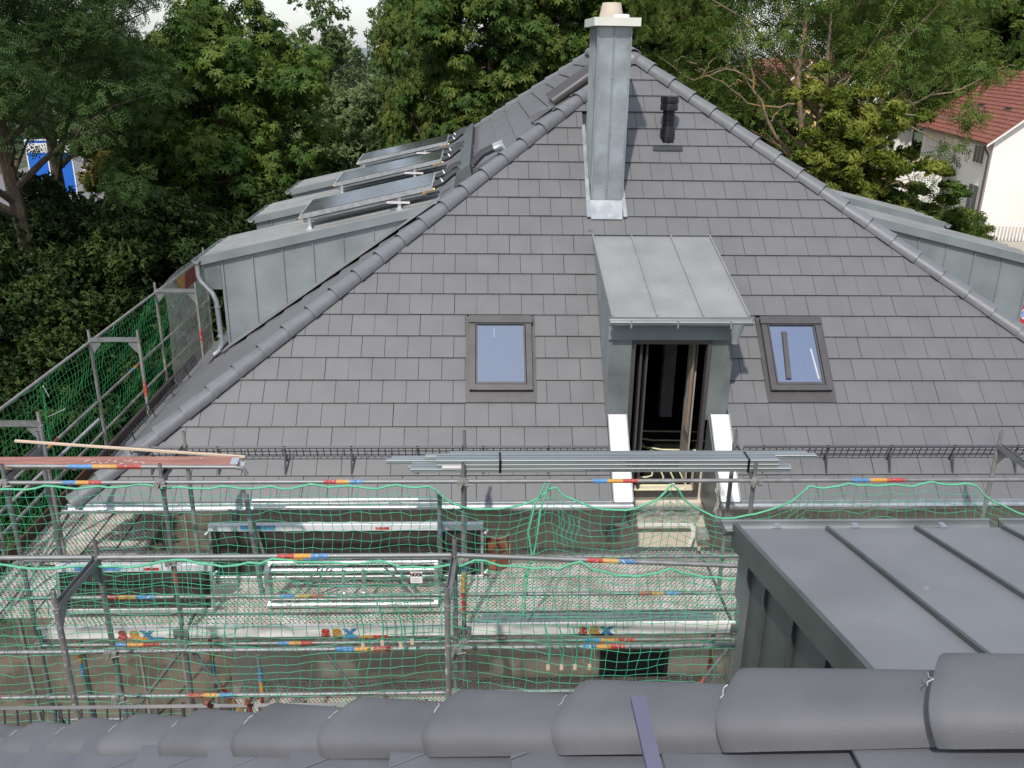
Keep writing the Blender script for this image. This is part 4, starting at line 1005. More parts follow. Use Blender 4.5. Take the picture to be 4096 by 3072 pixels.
# ------------------------------------------------------------------ loose things on the scaffolds
pl = thing('plank', 'weathered red scaffold plank with a metal end shoe, across the left scaffold frames', 'plank', (-3.6, 8.35, -3.95))
M_ = Matrix.Translation((0, 8.20, -3.945)) @ Matrix.Rotation(R_(14), 4, 'X')
MB().cbox((-5.4, -.065, -.024), (-2.44, .075, .024), .004, M_).build('board', M_redply, pl)
MB().cbox((-5.4, -.073, -.023), (-2.45, -.0655, .023), .001, M_).build('board_edge', M_woodw, pl)
MB().box((-2.50, -.06, .0245), (-2.425, .05, .028), M_).box((-2.44, -.05, -.03), (-2.37, .03, -.012), M_).build('end_shoe', M_alu, pl)
sc = MB()
for k in range(9):
    xx = -3.95+k*.07; sc.path([M_ @ Vector((xx, -.01-.02*(k % 2), .0252)), M_ @ Vector((xx+.04, .02-.03*(k % 3), .0252))], .002, 4)
sc.build('chalk_scribble', M_tape, pl)
st = thing('batten', 'long pale wooden batten lying above the red plank', 'batten', (-3.6, 8.5, -3.88))
MB().cbox((0, -.012, -.012), (2.36, .012, .012), .002, Matrix.Translation((-4.78, 8.52, -3.845)) @ Matrix.Rotation(R_(3.6), 4, 'Y') @ Matrix.Rotation(R_(-2), 4, 'Z')).build('wood_strip', M_wood, st)
# metal studs
sb = thing('stud_bundle', 'strapped bundle of shiny metal drywall studs lying across the front scaffold', 'metal studs', (1.3, 8.2, -3.99))
def stud(x0, x1, y, z, h=.052, w=.05):
    mb = MB(); t = .002
    mb.box((x0, y, z), (x1, y+w, z+t)); mb.box((x0, y, z+t), (x1, y+t, z+h)); mb.box((x0, y+w-t, z+t), (x1, y+w, z+h))
    mb.box((x0, y-.003, z+h*.25), (x1, y, z+h*.38)); mb.box((x0, y-.003, z+h*.62), (x1, y, z+h*.75)); mb.box((x0, y, z+h-t), (x1, y+w, z+h))
    o = mb.build('stud', M_stud, sb)
    MB().box((x0, y-.012, z+h-.004), (x1, y-.003, z+h-.001)).build('stud_edge_glint', M_tape, o)  # white strip paints the bright glint along the flange edge
    return o
M_stud = mat('stud_zinc', (.35, .40, .415), .34, .6, var=.12, scale=3, stretch=(.5, 20, 20))
for r_ in range(3):
    for c_ in range(3):
        dx = (.04*random.random()); y = 8.05+.056*c_; z = -3.988+.046*r_
        if r_ == 0: stud(-.72+dx, 3.20-dx, y, z, .044)
        else: stud(-.43+dx*.2, 3.03+dx*.3, y, z, .044)
stud(-.95, 3.05, 8.24, -3.985, .044); stud(-.90, 3.0, 8.30, -3.985, .044); stud(-.55, 3.50, 8.25, -3.938, .044); stud(-.3, 3.42, 8.31, -3.938, .044)
for xx in (.20, 2.72): MB().box((xx, 8.034, -3.990), (xx+.022, 8.23, -3.845)).build('strap', M_black, sb)
MB().box((-.37, 8.034, -3.935), (-.17, 8.036, -3.905)).build('paper_label', M_white, sb)
for k, (x, z, t_) in enumerate(((1.45, -3.966, 'CE  IntraProfil   CW 50x50x0.6-100  4.00 m  DIN 18182 EN 14195 A1'), (1.75, -3.920, 'CW 50x50x0.6-100 4.00 m DIN 18182 EN 14195'), (1.75, -3.874, 'CW 50x50x0.6-100 4.00 m DIN 18182 EN 14195'))):
    text_obj('stud_print', t_, .026, M_pipei, sb, Matrix.Translation((x, 8.0455, z)) @ FACE_CAM, ext=.0003)
# second lot of studs on the deck behind the toe board
s2 = thing('stud_bundle', 'thin metal studs lying on the deck behind the right-hand sax board', 'metal studs', (1.2, 8.2, -5.99))
for k in range(4):
    MB().box((-.12+.05*k, 8.05+.06*k, -5.87), (2.6, 8.095+.06*k, -5.825)).build('stud', M_stud, s2)
# scaffold decks standing on edge
def standing_deck(label, x0, x1, y, z0, z1, tilt, sticker, lower):
    t = thing('scaffold_board', label, 'scaffold board', ((x0+x1)/2, y, z0), 'spare scaffold boards standing on edge')
    m_ = Matrix.Translation((0, y, z0)) @ Matrix.Rotation(R_(tilt), 4, 'X'); h = z1-z0
    MB().box((x0+.03, -.006, .03), (x1-.03, .006, h-.03), m_).build('plywood', M_ply, t)
    MB().cbox((x0, -.035, h-.03), (x1, .04, h+.055), .006, m_).build('edge_rail', M_rail_w, t)
    MB().cbox((x0, -.035, -.01), (x1, .04, .045), .006, m_).build('edge_rail', M_alu, t)
    for xx in (x0, x1-.03): MB().box((xx, -.03, .046), (xx+.03, .03, h-.031), m_).build('end_profile', M_alu, t)
    for xx in (x0-.05, x1):
        for zz in (.06, h-.08): MB().path([m_ @ Vector((xx, 0, zz)), m_ @ Vector((xx+.05, -.03, zz+.05)), m_ @ Vector((xx+.02, -.05, zz+.02))], .014, 6).build('claw', M_alu, t)
    a, w_, c_ = sticker
    MB().box((a, -.037, h-.015), (a+w_, -.0355, h+.045), m_).build('sticker', c_, t)
    if lower:
        MB().box((lower, -.037, h-.012), (lower+.16, -.0355, h+.02), m_).build('sticker', M_red, t)
    return t
standing_deck('long dark plywood scaffold board on edge, blue sticker, behind the aluminium girder', -3.12, .05, 9.05, -5.865, -5.22, -6, (-2.75, .40, M_blu), -1.2)
standing_deck('short dark plywood scaffold board on edge at the left, blue sticker on its white rail', -4.60, -2.92, 8.42, -5.865, -5.36, -10, (-4.40, .5, M_blu), -3.65)
tr = thing('lattice_girder', 'aluminium lattice girder lying on its side on the deck in front of the long board', 'girder', (-1.4, 8.6, -5.99))
for z, y in ((-5.38, 8.62), (-5.455, 8.58), (-5.74, 8.48), (-5.81, 8.44)): MB().tube((-2.34, y, z), (-.46, y, z), .031, 12).build('chord', M_alu, tr, True)
for (xa, xb) in ((-2.15, -1.75), (-.95, -.55)):
    s_ = 1 if xa < -1.5 else -1
    for o in (0, .10): MB().cbox((0, -.015, -.008), (.62, .015, .008), .002, Matrix.Translation((xa+o if s_ > 0 else xb-o, 8.5, -5.84)) @ Matrix.Rotation(R_(-50 if s_ > 0 else -130), 4, 'Y')).build('brace', M_steel, tr)
for xx in (-1.52, -1.30): MB().box((xx, 8.50, -5.80), (xx+.03, 8.53, -5.40)).build('brace', M_alu, tr)
for xx in (-2.36, -.50): MB().box((xx, 8.45, -5.86), (xx+.05, 8.60, -5.38)).build('end_plate', M_alu, tr)
# rusty curved sheet
ds = thing('curved_sheet', 'rust-red curved sheet with a pale rim standing at the end of the long board', 'sheet', (.22, 9.3, -5.99))
mb = MB(); vs = []
for z in (-5.87, -5.43):
    for rr in (.155, .148):
        for i in range(11): a = R_(185+165*i/10.); vs.append((.215+rr*math.cos(a), 9.36+rr*math.sin(a), z))
n_ = 11
for i in range(10): mb.f += [(i, i+1, 2*n_+i+1, 2*n_+i), (n_+i+1, n_+i, 3*n_+i, 3*n_+i+1), (2*n_+i, 2*n_+i+1, 3*n_+i+1, 3*n_+i)]
mb.v = vs; mb.build('sheet', M_rust, ds, True)
mb = MB(); mb.path([(.215+.1515*math.cos(R_(185+165*i/10.)), 9.36+.1515*math.sin(R_(185+165*i/10.)), -5.43) for i in range(11)], .010, 6); mb.tube((.366, 9.34, -5.87), (.366, 9.34, -5.43), .010, 6); mb.build('rim', M_wood, ds, True)
# plastic film hanging from the eaves
def film(name, label, pts_top, drop, seed, m=M_film):
    rr = random.Random(seed); nu, nv = len(pts_top)*4, 7; g = []
    from_top = lambda t: Vector(pts_top[int(t)]).lerp(Vector(pts_top[min(int(t)+1, len(pts_top)-1)]), t-int(t))
    for j in range(nv):
        for i in range(nu):
            t = i/(nu-1)*(len(pts_top)-1); p = from_top(min(t, len(pts_top)-1.0001)); d_ = drop(i/(nu-1))
            g.append(p+Vector((rr.uniform(-.02, .02), rr.uniform(-.05, .05), -d_*j/(nv-1)+rr.uniform(-.02, .02))))
    o = MB().grid(g, nu, nv).build(name, m, None, True); return tag(o, label, 'plastic sheet', 'plastic film along the eaves')
film('plastic_film', 'clear plastic film sagging under the gutter behind the left scaffold bay', [(-3.0, 10.1, -5.3), (-1.6, 10.1, -5.3), (-.2, 10.1, -5.3), (1.75, 10.1, -5.3)], lambda t: .38-.2*t+.15*math.sin(t*9), 1)
film('plastic_film', 'crumpled clear film hanging beside the right reveal of the door', [(2.90, 9.62, -4.75), (2.98, 9.55, -5.0), (3.12, 9.5, -5.15)], lambda t: .55, 2)
film('plastic_film', 'clear plastic film under the gutter behind the near dormer', [(3.1, 10.1, -5.3), (4.4, 10.1, -5.28), (6.3, 10.1, -5.25)], lambda t: .42+.1*math.sin(t*12), 3)
film('plastic_film', 'taped clear film over the wall strip below the door', [(1.78, 10.33, -5.66), (2.3, 10.32, -5.64), (2.92, 10.33, -5.66)], lambda t: .22, 4)
tp = tag(MB().box((1.80, 10.29, -5.90), (2.85, 10.305, -5.86)).build('masking_tape', M_tape), 'white masking tape strip along the bottom edge of the film below the door', 'tape')
tp2 = MB(); tp2.grid([(2.80+.05*i+.02*math.sin(j*1.3), 10.25, -5.88-.09*j) for j in range(7) for i in range(2)], 2, 7); tag(tp2.build('masking_tape', M_tape), 'loose strip of white tape dangling beside the film below the door', 'tape')
for k, x in enumerate((1.78, 3.0)):
    tag(MB().cbox((x-.08, 10.27, -6.12), (x+.08, 10.41, -5.96), .02).build('wall_lamp', film_mat('film_wrap', (.75, .74, .72), .75)), ('film-wrapped wall light left of the door sill', 'film-wrapped wall light right of the door sill')[k], 'wall light', 'film-wrapped wall lights')

# banner and flag
bn = []
for j in range(9):
    for i in range(7):
        bn.append((-5.55+.02*math.sin(j*.8+i), 15.4+.42*i, -3.95-.27*j+.03*math.sin(i*1.2)+(.08*math.sin(i*.5) if j == 0 else 0)))
banner = thing('banner', 'whitish mesh banner hung inside the left scaffold near the dormer', 'banner', (-5.5, 16.6, -6))
MB().grid(bn, 7, 9).build('sheet', M_banner, banner, True)
MB().add([(-5.52, 16.0, -4.03), (-5.52, 17.9, -3.98), (-5.52, 17.2, -4.30), (-5.52, 16.4, -4.32)], [(0, 1, 2, 3)]).build('red_corner', mat('banner_red', (.25, .06, .04), .8), banner)
MB().add([(-5.515, 16.0, -4.02), (-5.515, 16.5, -4.0), (-5.515, 16.4, -4.30), (-5.515, 16.2, -4.26)], [(0, 1, 2, 3)]).build('yellow_corner', M_yel, banner)
SIDE = Matrix.Rotation(R_(90), 4, 'Z') @ FACE_CAM
for k, t_ in enumerate(('sax', 'Bau', 'Tel')): text_obj('banner_text', t_, .36, M_greyb, banner, Matrix.Translation((-5.50, 16.3+.1*k, -4.75-.5*k)) @ SIDE, bold=.005)
fl = thing('football_flag', 'navy and red club flag with a round emblem on the right scaffold', 'flag', (9.7, 15.4, -4.5))
FX = Matrix.Translation((9.95, 15.2, -4.35)) @ Matrix.Rotation(R_(8), 4, 'Y') @ Matrix.Diagonal((.62, 1, .62, 1))
MB().box((-.62, 0, -.9), (.75, .01, .75), FX).build('cloth', M_navy, fl)
MB().box((-.62, -.006, -.42), (.75, -.001, .36), FX).build('red_field', M_fred, fl)
def disc(r, y, m_, nm, r_in=0, n=28):
    vs = [FX @ Vector((r*math.cos(2*math.pi*k/n), y, r*math.sin(2*math.pi*k/n))) for k in range(n)]
    MB().prism(vs, (0, .002, 0)).build(nm, m_, fl)
disc(.36, -.012, M_fwh, 'emblem_rim'); disc(.34, -.016, M_fred, 'emblem_ring'); disc(.215, -.020, M_fwh, 'emblem_disc')
for a in range(-3, 4):
    for b in range(-2, 3):
        cx, cz = a*.06+(b % 2)*.03, b*.085
        if cx*cx+cz*cz < .036: MB().prism([FX @ Vector(p) for p in ((cx-.024, -.024, cz-.04), (cx+.012, -.024, cz-.04), (cx+.024, -.024, cz+.04), (cx-.012, -.024, cz+.04))], (0, .002, 0)).build('emblem_lozenge', M_blue, fl)
text_obj('flag_text', 'BAYERN', .20, M_fwh, fl, FX @ Matrix.Translation((0, -.008, .53)) @ FACE_CAM)
text_obj('flag_text', 'MÜNCHEN', .20, M_fwh, fl, FX @ Matrix.Translation((0, -.008, -.64)) @ FACE_CAM)

# ------------------------------------------------------------------ trees
def from_np(name, V, Fc, m):
    me = bpy.data.meshes.new(name); k = Fc.shape[1]
    me.vertices.add(len(V)); me.vertices.foreach_set('co', np.ascontiguousarray(V, dtype=np.float32).ravel())
    me.loops.add(Fc.size); me.loops.foreach_set('vertex_index', Fc.ravel().astype(np.int32))
    me.polygons.add(len(Fc)); me.polygons.foreach_set('loop_start', (np.arange(len(Fc))*k).astype(np.int32))
    me.update(calc_edges=True); me.materials.append(m); return me
def leaflet(L, w, droop, ang, off=(0, 0)):
    ca, sa = math.cos(ang), math.sin(ang)
    pts = [(0, 0, 0), (-w/2, L*.55, -droop*.3), (0, L, -droop), (w/2, L*.55, -droop*.3)]
    return [(off[0]+x*ca+y*sa, off[1]-x*sa+y*ca, z) for x, y, z in pts]
def tmpl_palmate():
    v = []
    for k in range(6): v += leaflet(.25*(1 if 1 <= k <= 4 else .75), .085, .09, R_(-125+50*k))
    return np.array(v)
def tmpl_pinnate():
    v = leaflet(.13, .045, .02, 0, (0, .30))
    for k in range(4):
        for s_ in (-1, 1): v += leaflet(.12, .042, .03, s_*R_(62), (0, .05+.075*k))
    return np.array(v)
def tmpl_tuft(n=5, L=.12, w=.08):
    r = np.random.default_rng(5); v = []
    for k in range(n): v += [tuple(np.array(p)+r.normal(0, .07, 3)) for p in leaflet(L, w, .03, r.uniform(0, 6.28))]
    return np.array(v)
def scatter_leaves(centers, radii, per, tmpl, g, up=.5, flat=.75, size=(.8, 1.25)):
    C = np.repeat(centers, per, 0); Rr = np.repeat(radii, per)
    d = g.normal(size=(len(C), 3)); d[:, 2] = np.abs(d[:, 2])*1.0-.35; d /= np.linalg.norm(d, axis=1, keepdims=True)
    rad = g.uniform(.35, 1., len(C))**.6
    P = C+d*(Rr*rad)[:, None]*np.array([1, 1, flat])
    nrm = d*.8+np.array([0, 0, up])+g.normal(0, .35, d.shape); nrm /= np.linalg.norm(nrm, axis=1, keepdims=True)
    t = g.normal(size=d.shape)+d*.9; t -= nrm*(t*nrm).sum(1, keepdims=True); t /= np.linalg.norm(t, axis=1, keepdims=True)
    b = np.cross(t, nrm); s_ = g.uniform(*size, len(P))
    T3 = np.stack([b, t, nrm], 2)*s_[:, None, None]
    V = np.einsum('nij,kj->nki', T3, tmpl)+P[:, None]
    V = V.reshape(-1, 3); return V, np.arange(len(V)).reshape(-1, 4)
def crown_centers(n, r, g, bottom=-.9, shell=.45, lump=.25):
    out = []
    ph = g.uniform(0, 6.28, 6)
    while len(out) < n:
        d = g.normal(size=3); d /= np.linalg.norm(d)
        if d[2] < bottom: continue
        az = math.atan2(d[1], d[0]); k = 1+lump*(math.sin(3*az+ph[0]+2*d[2])*.5+math.sin(5*az+ph[1]+4*d[2])*.35+math.sin(4*d[2]*2+ph[2])*.4)
        out.append(d*np.array(r)*k*g.uniform(shell, 1.)**.7)
    return np.array(out)
def branch_mesh(base, top_z, centers, trunk_r, g, n_limb=14, lean=(0, 0), seg=8):
    mb = MB(); base = Vector(base); tip = Vector((lean[0], lean[1], top_z))
    pts = [base.lerp(tip, t)+Vector((g.normal(0, .08)*t, g.normal(0, .08)*t, 0)) for t in np.linspace(0, 1, 9)]
    mb.path(pts, [trunk_r*(1-.86*t) for t in np.linspace(0, 1, 9)], seg)
    idx = g.choice(len(centers), min(n_limb, len(centers)), replace=False)
    for i in idx:
        c = Vector(centers[i]); t = min(.9, max(.18, (c.z-.9*math.hypot(c.x, c.y)*.7-base.z)/(top_z-base.z)))
        a = base.lerp(tip, t); r0 = trunk_r*(1-.86*t)*.55
        mid = a.lerp(c, .5)+Vector((g.normal(0, .15), g.normal(0, .15), .25*(c-a).length*.25))
        q = [a, a.lerp(mid, .5)+Vector((g.normal(0, .06), g.normal(0, .06), g.normal(0, .05))), mid, mid.lerp(c, .5)+Vector((g.normal(0, .08), g.normal(0, .08), g.normal(0, .08))), c]
        mb.path(q, [r0, r0*.8, r0*.55, r0*.35, r0*.15], 6)
        for k in range(2):
            e_ = mid.lerp(c, .3*k+.2)+Vector((g.normal(0, .7), g.normal(0, .7), g.normal(.2, .5))); s_ = mid.lerp(c, .3*k)
            mb.path([s_, s_.lerp(e_, .5)+Vector((g.normal(0, .08), g.normal(0, .08), g.normal(0, .08))), e_], [r0*.4, r0*.25, r0*.08], 5)
    return mb
PAL, PIN, TUF, TUFS = tmpl_palmate(), tmpl_pinnate(), tmpl_tuft(), tmpl_tuft(6, .07, .05)
SPEC = {}
def species(key, nclump, r, cl_r, per, tmpl, leaf, bark, height, trunk_r, seed, shell=.45, lump=.25, bottom=-.9, n_limb=14, up=.5, flat=.75, size=(.8, 1.25), lean=(0, 0), zc=0):
    g = np.random.default_rng(seed); c = crown_centers(nclump, r, g, bottom, shell, lump)
    rad = g.uniform(cl_r*.7, cl_r*1.3, nclump)
    V, Fc = scatter_leaves(c, rad, per, tmpl, g, up, flat, size)
    crown = from_np('crown', V, Fc, leaf)
    trunk = branch_mesh((0, 0, -height), r[2]*.75, c, trunk_r, g, n_limb, lean).mesh('trunk', bark, True)
    SPEC[key] = (crown, trunk, height)
def tree(key, x, y, z, label, name='tree', sc=1., rz=0., group=None, cat='tree', leaf=None):
    crown, trunk, h = SPEC[key]
    t = thing(name, label, cat, (x, y, GZ), group)
    s3 = sc if isinstance(sc, tuple) else (sc,)*3
    m_ = Matrix.Translation((x, y, z)) @ Matrix.Rotation(rz, 4, 'Z') @ Matrix.Diagonal((*s3, 1))
    o = link('crown', crown, t, m_); 
    if leaf: o.material_slots[0].link = 'OBJECT'; o.material_slots[0].material = leaf
    hz = (z-GZ)/h
    link('trunk', trunk, t, Matrix.Translation((x, y, z)) @ Matrix.Rotation(rz, 4, 'Z') @ Matrix.Diagonal((s3[0], s3[1], max(hz, s3[2]*.2), 1)) if False else m_)
    return t
species('chestnut', 330, (3.6, 3.4, 5.4), .78, 62, PAL, L_ches, M_bark, 8.5, .32, 11, size=(.55, 1.05))
species('chestnut_tall', 330, (2.7, 2.7, 6.4), .72, 60, PAL, L_ches2, M_bark, 10, .30, 12, size=(.55, 1.05))
species('ash', 200, (6.2, 3.6, 5.2), .85, 46, PIN, L_ash, M_barko, 11.5, .22, 13, shell=.2, lump=.35, n_limb=46, up=.25, size=(.9, 1.4))
species('robinia', 330, (4.6, 4.2, 5.4), .85, 50, PIN, L_dark, M_bark, 11, .30, 14, shell=.25, lump=.35, bottom=-.66, n_limb=22, up=.25, size=(.65, 1.0))
species('maple', 120, (2.5, 2.0, 2.8), .36, 90, TUFS, L_yel, M_barko, 8, .13, 15, shell=.2, lump=.6, n_limb=18, size=(.6, 1.1))
species('birch', 130, (1.8, 1.8, 4.4), .42, 16, TUFS, L_birch, M_barkb, 11, .14, 16, shell=.15, lump=.4, n_limb=26, flat=1.6, up=.1)
species('broadleaf', 250, (4.2, 4.2, 5.2), .9, 70, TUFS, L_birch, M_bark, 7, .3, 17, size=(.9, 1.6))
species('bush', 210, (2.8, 2.8, 3.2), .75, 120, TUFS, L_bush, M_bark, 3.4, .12, 18, size=(.45, .9), n_limb=10)
tree('robinia', -12.5, 24.6, .3, 'dark feathery tree at the far left, in front of the blue sign', 'robinia_tree', 1.0, .4)
tree('robinia', -15.6, 34.0, .2, 'dark tree behind the leftmost tree, at the left edge', 'robinia_tree', 1.05, 2.0)
tree('chestnut', -9.1, 32.5, -3.4, 'broad chestnut tree left of the solar collectors, full of drooping leaves', 'chestnut_tree', (1.0, 1.0, 1.0), .3, 'chestnut trees behind the roof')
tree('chestnut_tall', -2.3, 37, -.6, 'slim tall chestnut right of the birch, above the farthest collector', 'chestnut_tree', (.42, .6, 1.05), 1.0, 'chestnut trees behind the roof')
tree('chestnut_tall', .4, 36, .3, 'tall chestnut directly left of the chimney', 'chestnut_tree', (1.05, 1.0, 1.05), 2.2, 'chestnut trees behind the roof')
tree('chestnut', 3.6, 39, .8, 'chestnut directly behind the chimney', 'chestnut_tree', (.95, 1, 1.05), 4.1, 'chestnut trees behind the roof')
tree('chestnut_tall', 7.3, 40, .4, 'chestnut just right of the chimney pot', 'chestnut_tree', (1.0, 1, 1.0), 5.2, 'chestnut trees behind the roof')
tree('ash', 12.6, 33.5, 1.2, 'open-crowned ash tree with long bare limbs right of the roof apex', 'ash_tree', 1.0, .2)
ash = bpy.data.objects['ash_tree']
def wiggle(pts, amp):
    P = [Vector(p) for p in pts]; out = []
    for i in range(len(P)-1):
        p0, p1, p2, p3 = P[max(0, i-1)], P[i], P[i+1], P[min(len(P)-1, i+2)]
        for k in range(4):
            t = k/4.; c = .5*((2*p1)+(p2-p0)*t+(2*p0-5*p1+4*p2-p3)*t*t+(3*p1-p0-3*p2+p3)*t**3)
            out.append(c+Vector([random.gauss(0, .025+amp*.18) for _ in range(3)]) if (i or k) else c)
    return out+[P[-1]]
for pts, r0 in (([(11.2, 31.6, GZ), (11.2, 31.4, -6), (11.18, 31.2, -3.44), (10.78, 31.2, -1.23), (10.75, 31.2, .81), (10.4, 31.2, 2.9)], .20), ([(11.23, 31.2, -3.6), (11.63, 31.2, -1.97), (11.63, 31.2, .25), (11.5, 31.2, 2.9)], .15), ([(11.4, 31.4, -6), (12.13, 31.2, -4.06), (12.81, 31.2, -2.57), (13.4, 31.2, -1.2), (14.21, 31.2, .57), (15.9, 31.2, 2.6)], .13),
                ([(11.63, 31.2, -1.9), (11.99, 31.2, -1.36), (12.65, 31.2, -.47), (13.8, 31.2, 2.0)], .085), ([(11.2, 31.3, -4.2), (10.63, 31.2, -3.21), (9.68, 31.2, -1.99), (9.0, 31.2, -.4), (8.44, 31.2, .77)], .10), ([(13.2, 31.0, -1.6), (14.69, 30.3, -1.87), (16.14, 30.3, -2.03), (17.36, 30.3, -2.59)], .05), ([(14.0, 30.6, -2.0), (14.7, 30.3, -2.36), (15.8, 30.3, -2.9), (16.2, 30.3, -3.4)], .045),
                ([(12.3, 31.0, -4.0), (13.96, 30.3, -4.05), (14.91, 30.3, -4.37), (15.68, 30.3, -4.66), (16.9, 30.3, -5.2)], .06), ([(12.81, 31.2, -2.57), (14.43, 31.2, -1.63), (16.4, 31.2, -1.01), (17.88, 31.2, -.4)], .06), ([(10.7, 31.2, -1.6), (9.49, 31.2, -1.69), (8.15, 31.2, -.97), (7.17, 31.2, -.54)], .05), ([(9.2, 31.2, -.9), (8.26, 31.2, -.52), (7.19, 31.2, -.83), (5.89, 31.2, -.12)], .04)):
    q = wiggle(pts, r0); MB().path(q, [r0*.8*(1-.78*k/(len(q)-1)) for k in range(len(q))], 7).build('limb', M_barko, ash, True)
    for k in range(4, len(q)-1, 3):
        e_ = q[k]+Vector((random.uniform(-.9, .9), random.uniform(-.6, .3), random.uniform(.1, .9))); MB().path(wiggle([q[k], q[k].lerp(e_, .5)+Vector((0, 0, .08)), e_], .03), .016 if r0 < .1 else .026, 5).build('twig', M_barko, ash, True)
g = np.random.default_rng(41)
cc = np.array([(15.7, 30.2, -3.3), (16.0, 30.2, -2.9), (16.4, 30.2, -2.0), (16.0, 30.2, -5.3), (15.9, 30.2, -4.6), (15.1, 30.2, -4.2), (16.4, 30.2, -5.3), (17.2, 30.3, -6.2), (15.6, 30.3, -5.2), (16.3, 30.3, -2.0), (17.5, 30.8, -.6), (14.9, 30.3, -5.0)])
V, Fc = scatter_leaves(cc, g.uniform(.35, .6, len(cc)), 34, PIN, g, .25, .8, (.8, 1.2)); link('twig_foliage', from_np('twig_foliage', V, Fc, L_ash), ash)
tree('ash', 18.0, 41, 2.6, 'ash tree behind the open-crowned ash, towards the red-roofed house', 'ash_tree', (.75, .8, .85), 2.6)
tree('ash', 8.2, 37, .6, 'ash tree filling the gap between the roof apex and the open-crowned ash', 'ash_tree', (.55, .7, .95), 4.4)
tree('maple', 12.5, 30.0, -3.3, 'yellow-green maple in front of the ash limbs', 'maple_tree', .92, .5)
tree('maple', 14.6, 31.0, -5.6, 'small green tree below the yellow maple, above the right dormer', 'maple_tree', (.95, .9, .62), 2.5, leaf=L_ash)
tree('birch', -8.8, 55, -1.2, 'white-stemmed birch in the gap between the chestnuts', 'birch_tree', 1.05, .3)
tree('birch', -5.9, 58, -3.6, 'second birch half hidden behind the slim chestnut', 'birch_tree', 1.0, 2.0)
tree('broadleaf', -5.6, 48, -6.2, 'pale green tree below the birch', 'broadleaf_tree', .95, .2)
tree('broadleaf', -14.5, 45, -5.2, 'ochre-tinged tree between the leftmost tree and the broad chestnut', 'broadleaf_tree', 1.0, 1.2, leaf=L_och)
tree('broadleaf', 4.5, 62, -6.0, 'green tree far behind the chimney', 'broadleaf_tree', 1.2, 3.2, leaf=L_ash)
tree('broadleaf', -16, 70, -6.6, 'far green tree beyond the ochre tree', 'broadleaf_tree', 1.3, 3.9)
tree('broadleaf', 40, 84, -.5, 'large green tree behind the red-roofed house', 'broadleaf_tree', 1.6, 1.9, leaf=L_ash)
tree('broadleaf', 46, 76, 0.5, 'green tree at the right edge behind the red roof', 'broadleaf_tree', 1.5, 4.0, leaf=L_ash)
tree('broadleaf', 17, 58, -6.5, 'dark tree between the ash and the yellow house', 'broadleaf_tree', 1.0, 5.1, leaf=L_ash)
for k, (x, y, z, s_, lb) in enumerate(((-11.4, 21.5, -8.2, 1.0, 'dark bush at the foot of the leftmost tree'), (-8.6, 25.0, -7.6, 1.05, 'dark bush behind the left scaffold'), (-6.9, 29.0, -8.0, 1.0, 'dark bush below the broad chestnut'), (-13.4, 27.0, -7.8, 1.1, 'dark bush behind the trunk at the left edge'), (-9.5, 30.5, -7.6, 1.0, 'lighter bush below the blue sign'), (-10.5, 17.2, -9.2, .8, 'low bush beyond the left net'), (-5.2, 34, -7.6, 1.0, 'dark bush under the middle of the chestnut row'), (-2.2, 42, -6.5, 1.2, 'rounded bush beside the farthest collector'), (17.0, 32, -9.0, .8, 'bush below the ash beside the right dormer'), (26.0, 47, -9.8, .6, 'low shrub in front of the white fence'), (13.2, 34.5, -7.0, 1.0, 'bush behind the right roof slope'))):
    tree('bush', x, y, z, lb, 'bush', s_, k*1.3, 'bushes under the trees', 'bush', L_ash if k in (4, 8, 9) else None)
# background wood
g = np.random.default_rng(77); Vs = []; 
for k in range(70):
    x = g.uniform(-170, 190); y = g.uniform(110, 230)
    c = crown_centers(60, (6, 6, 5.5), g); c += np.array([x, y, -8.0+g.uniform(-1, 1.6)+ (y-110)*.004])
    V, _ = scatter_leaves(c, g.uniform(1.2, 2.2, 60), 9, TUF*4.0, g); Vs.append(V)
V = np.concatenate(Vs); tag(link('woodland', from_np('woodland', V, np.arange(len(V)).reshape(-1, 4), leafmat('hazed_leaf', (.10, .145, .085), (.15, .19, .12), .3, .3))), 'band of hazy green woodland on the horizon', 'wood', kind='stuff')  # pale leaf colour carries the haze of the distance

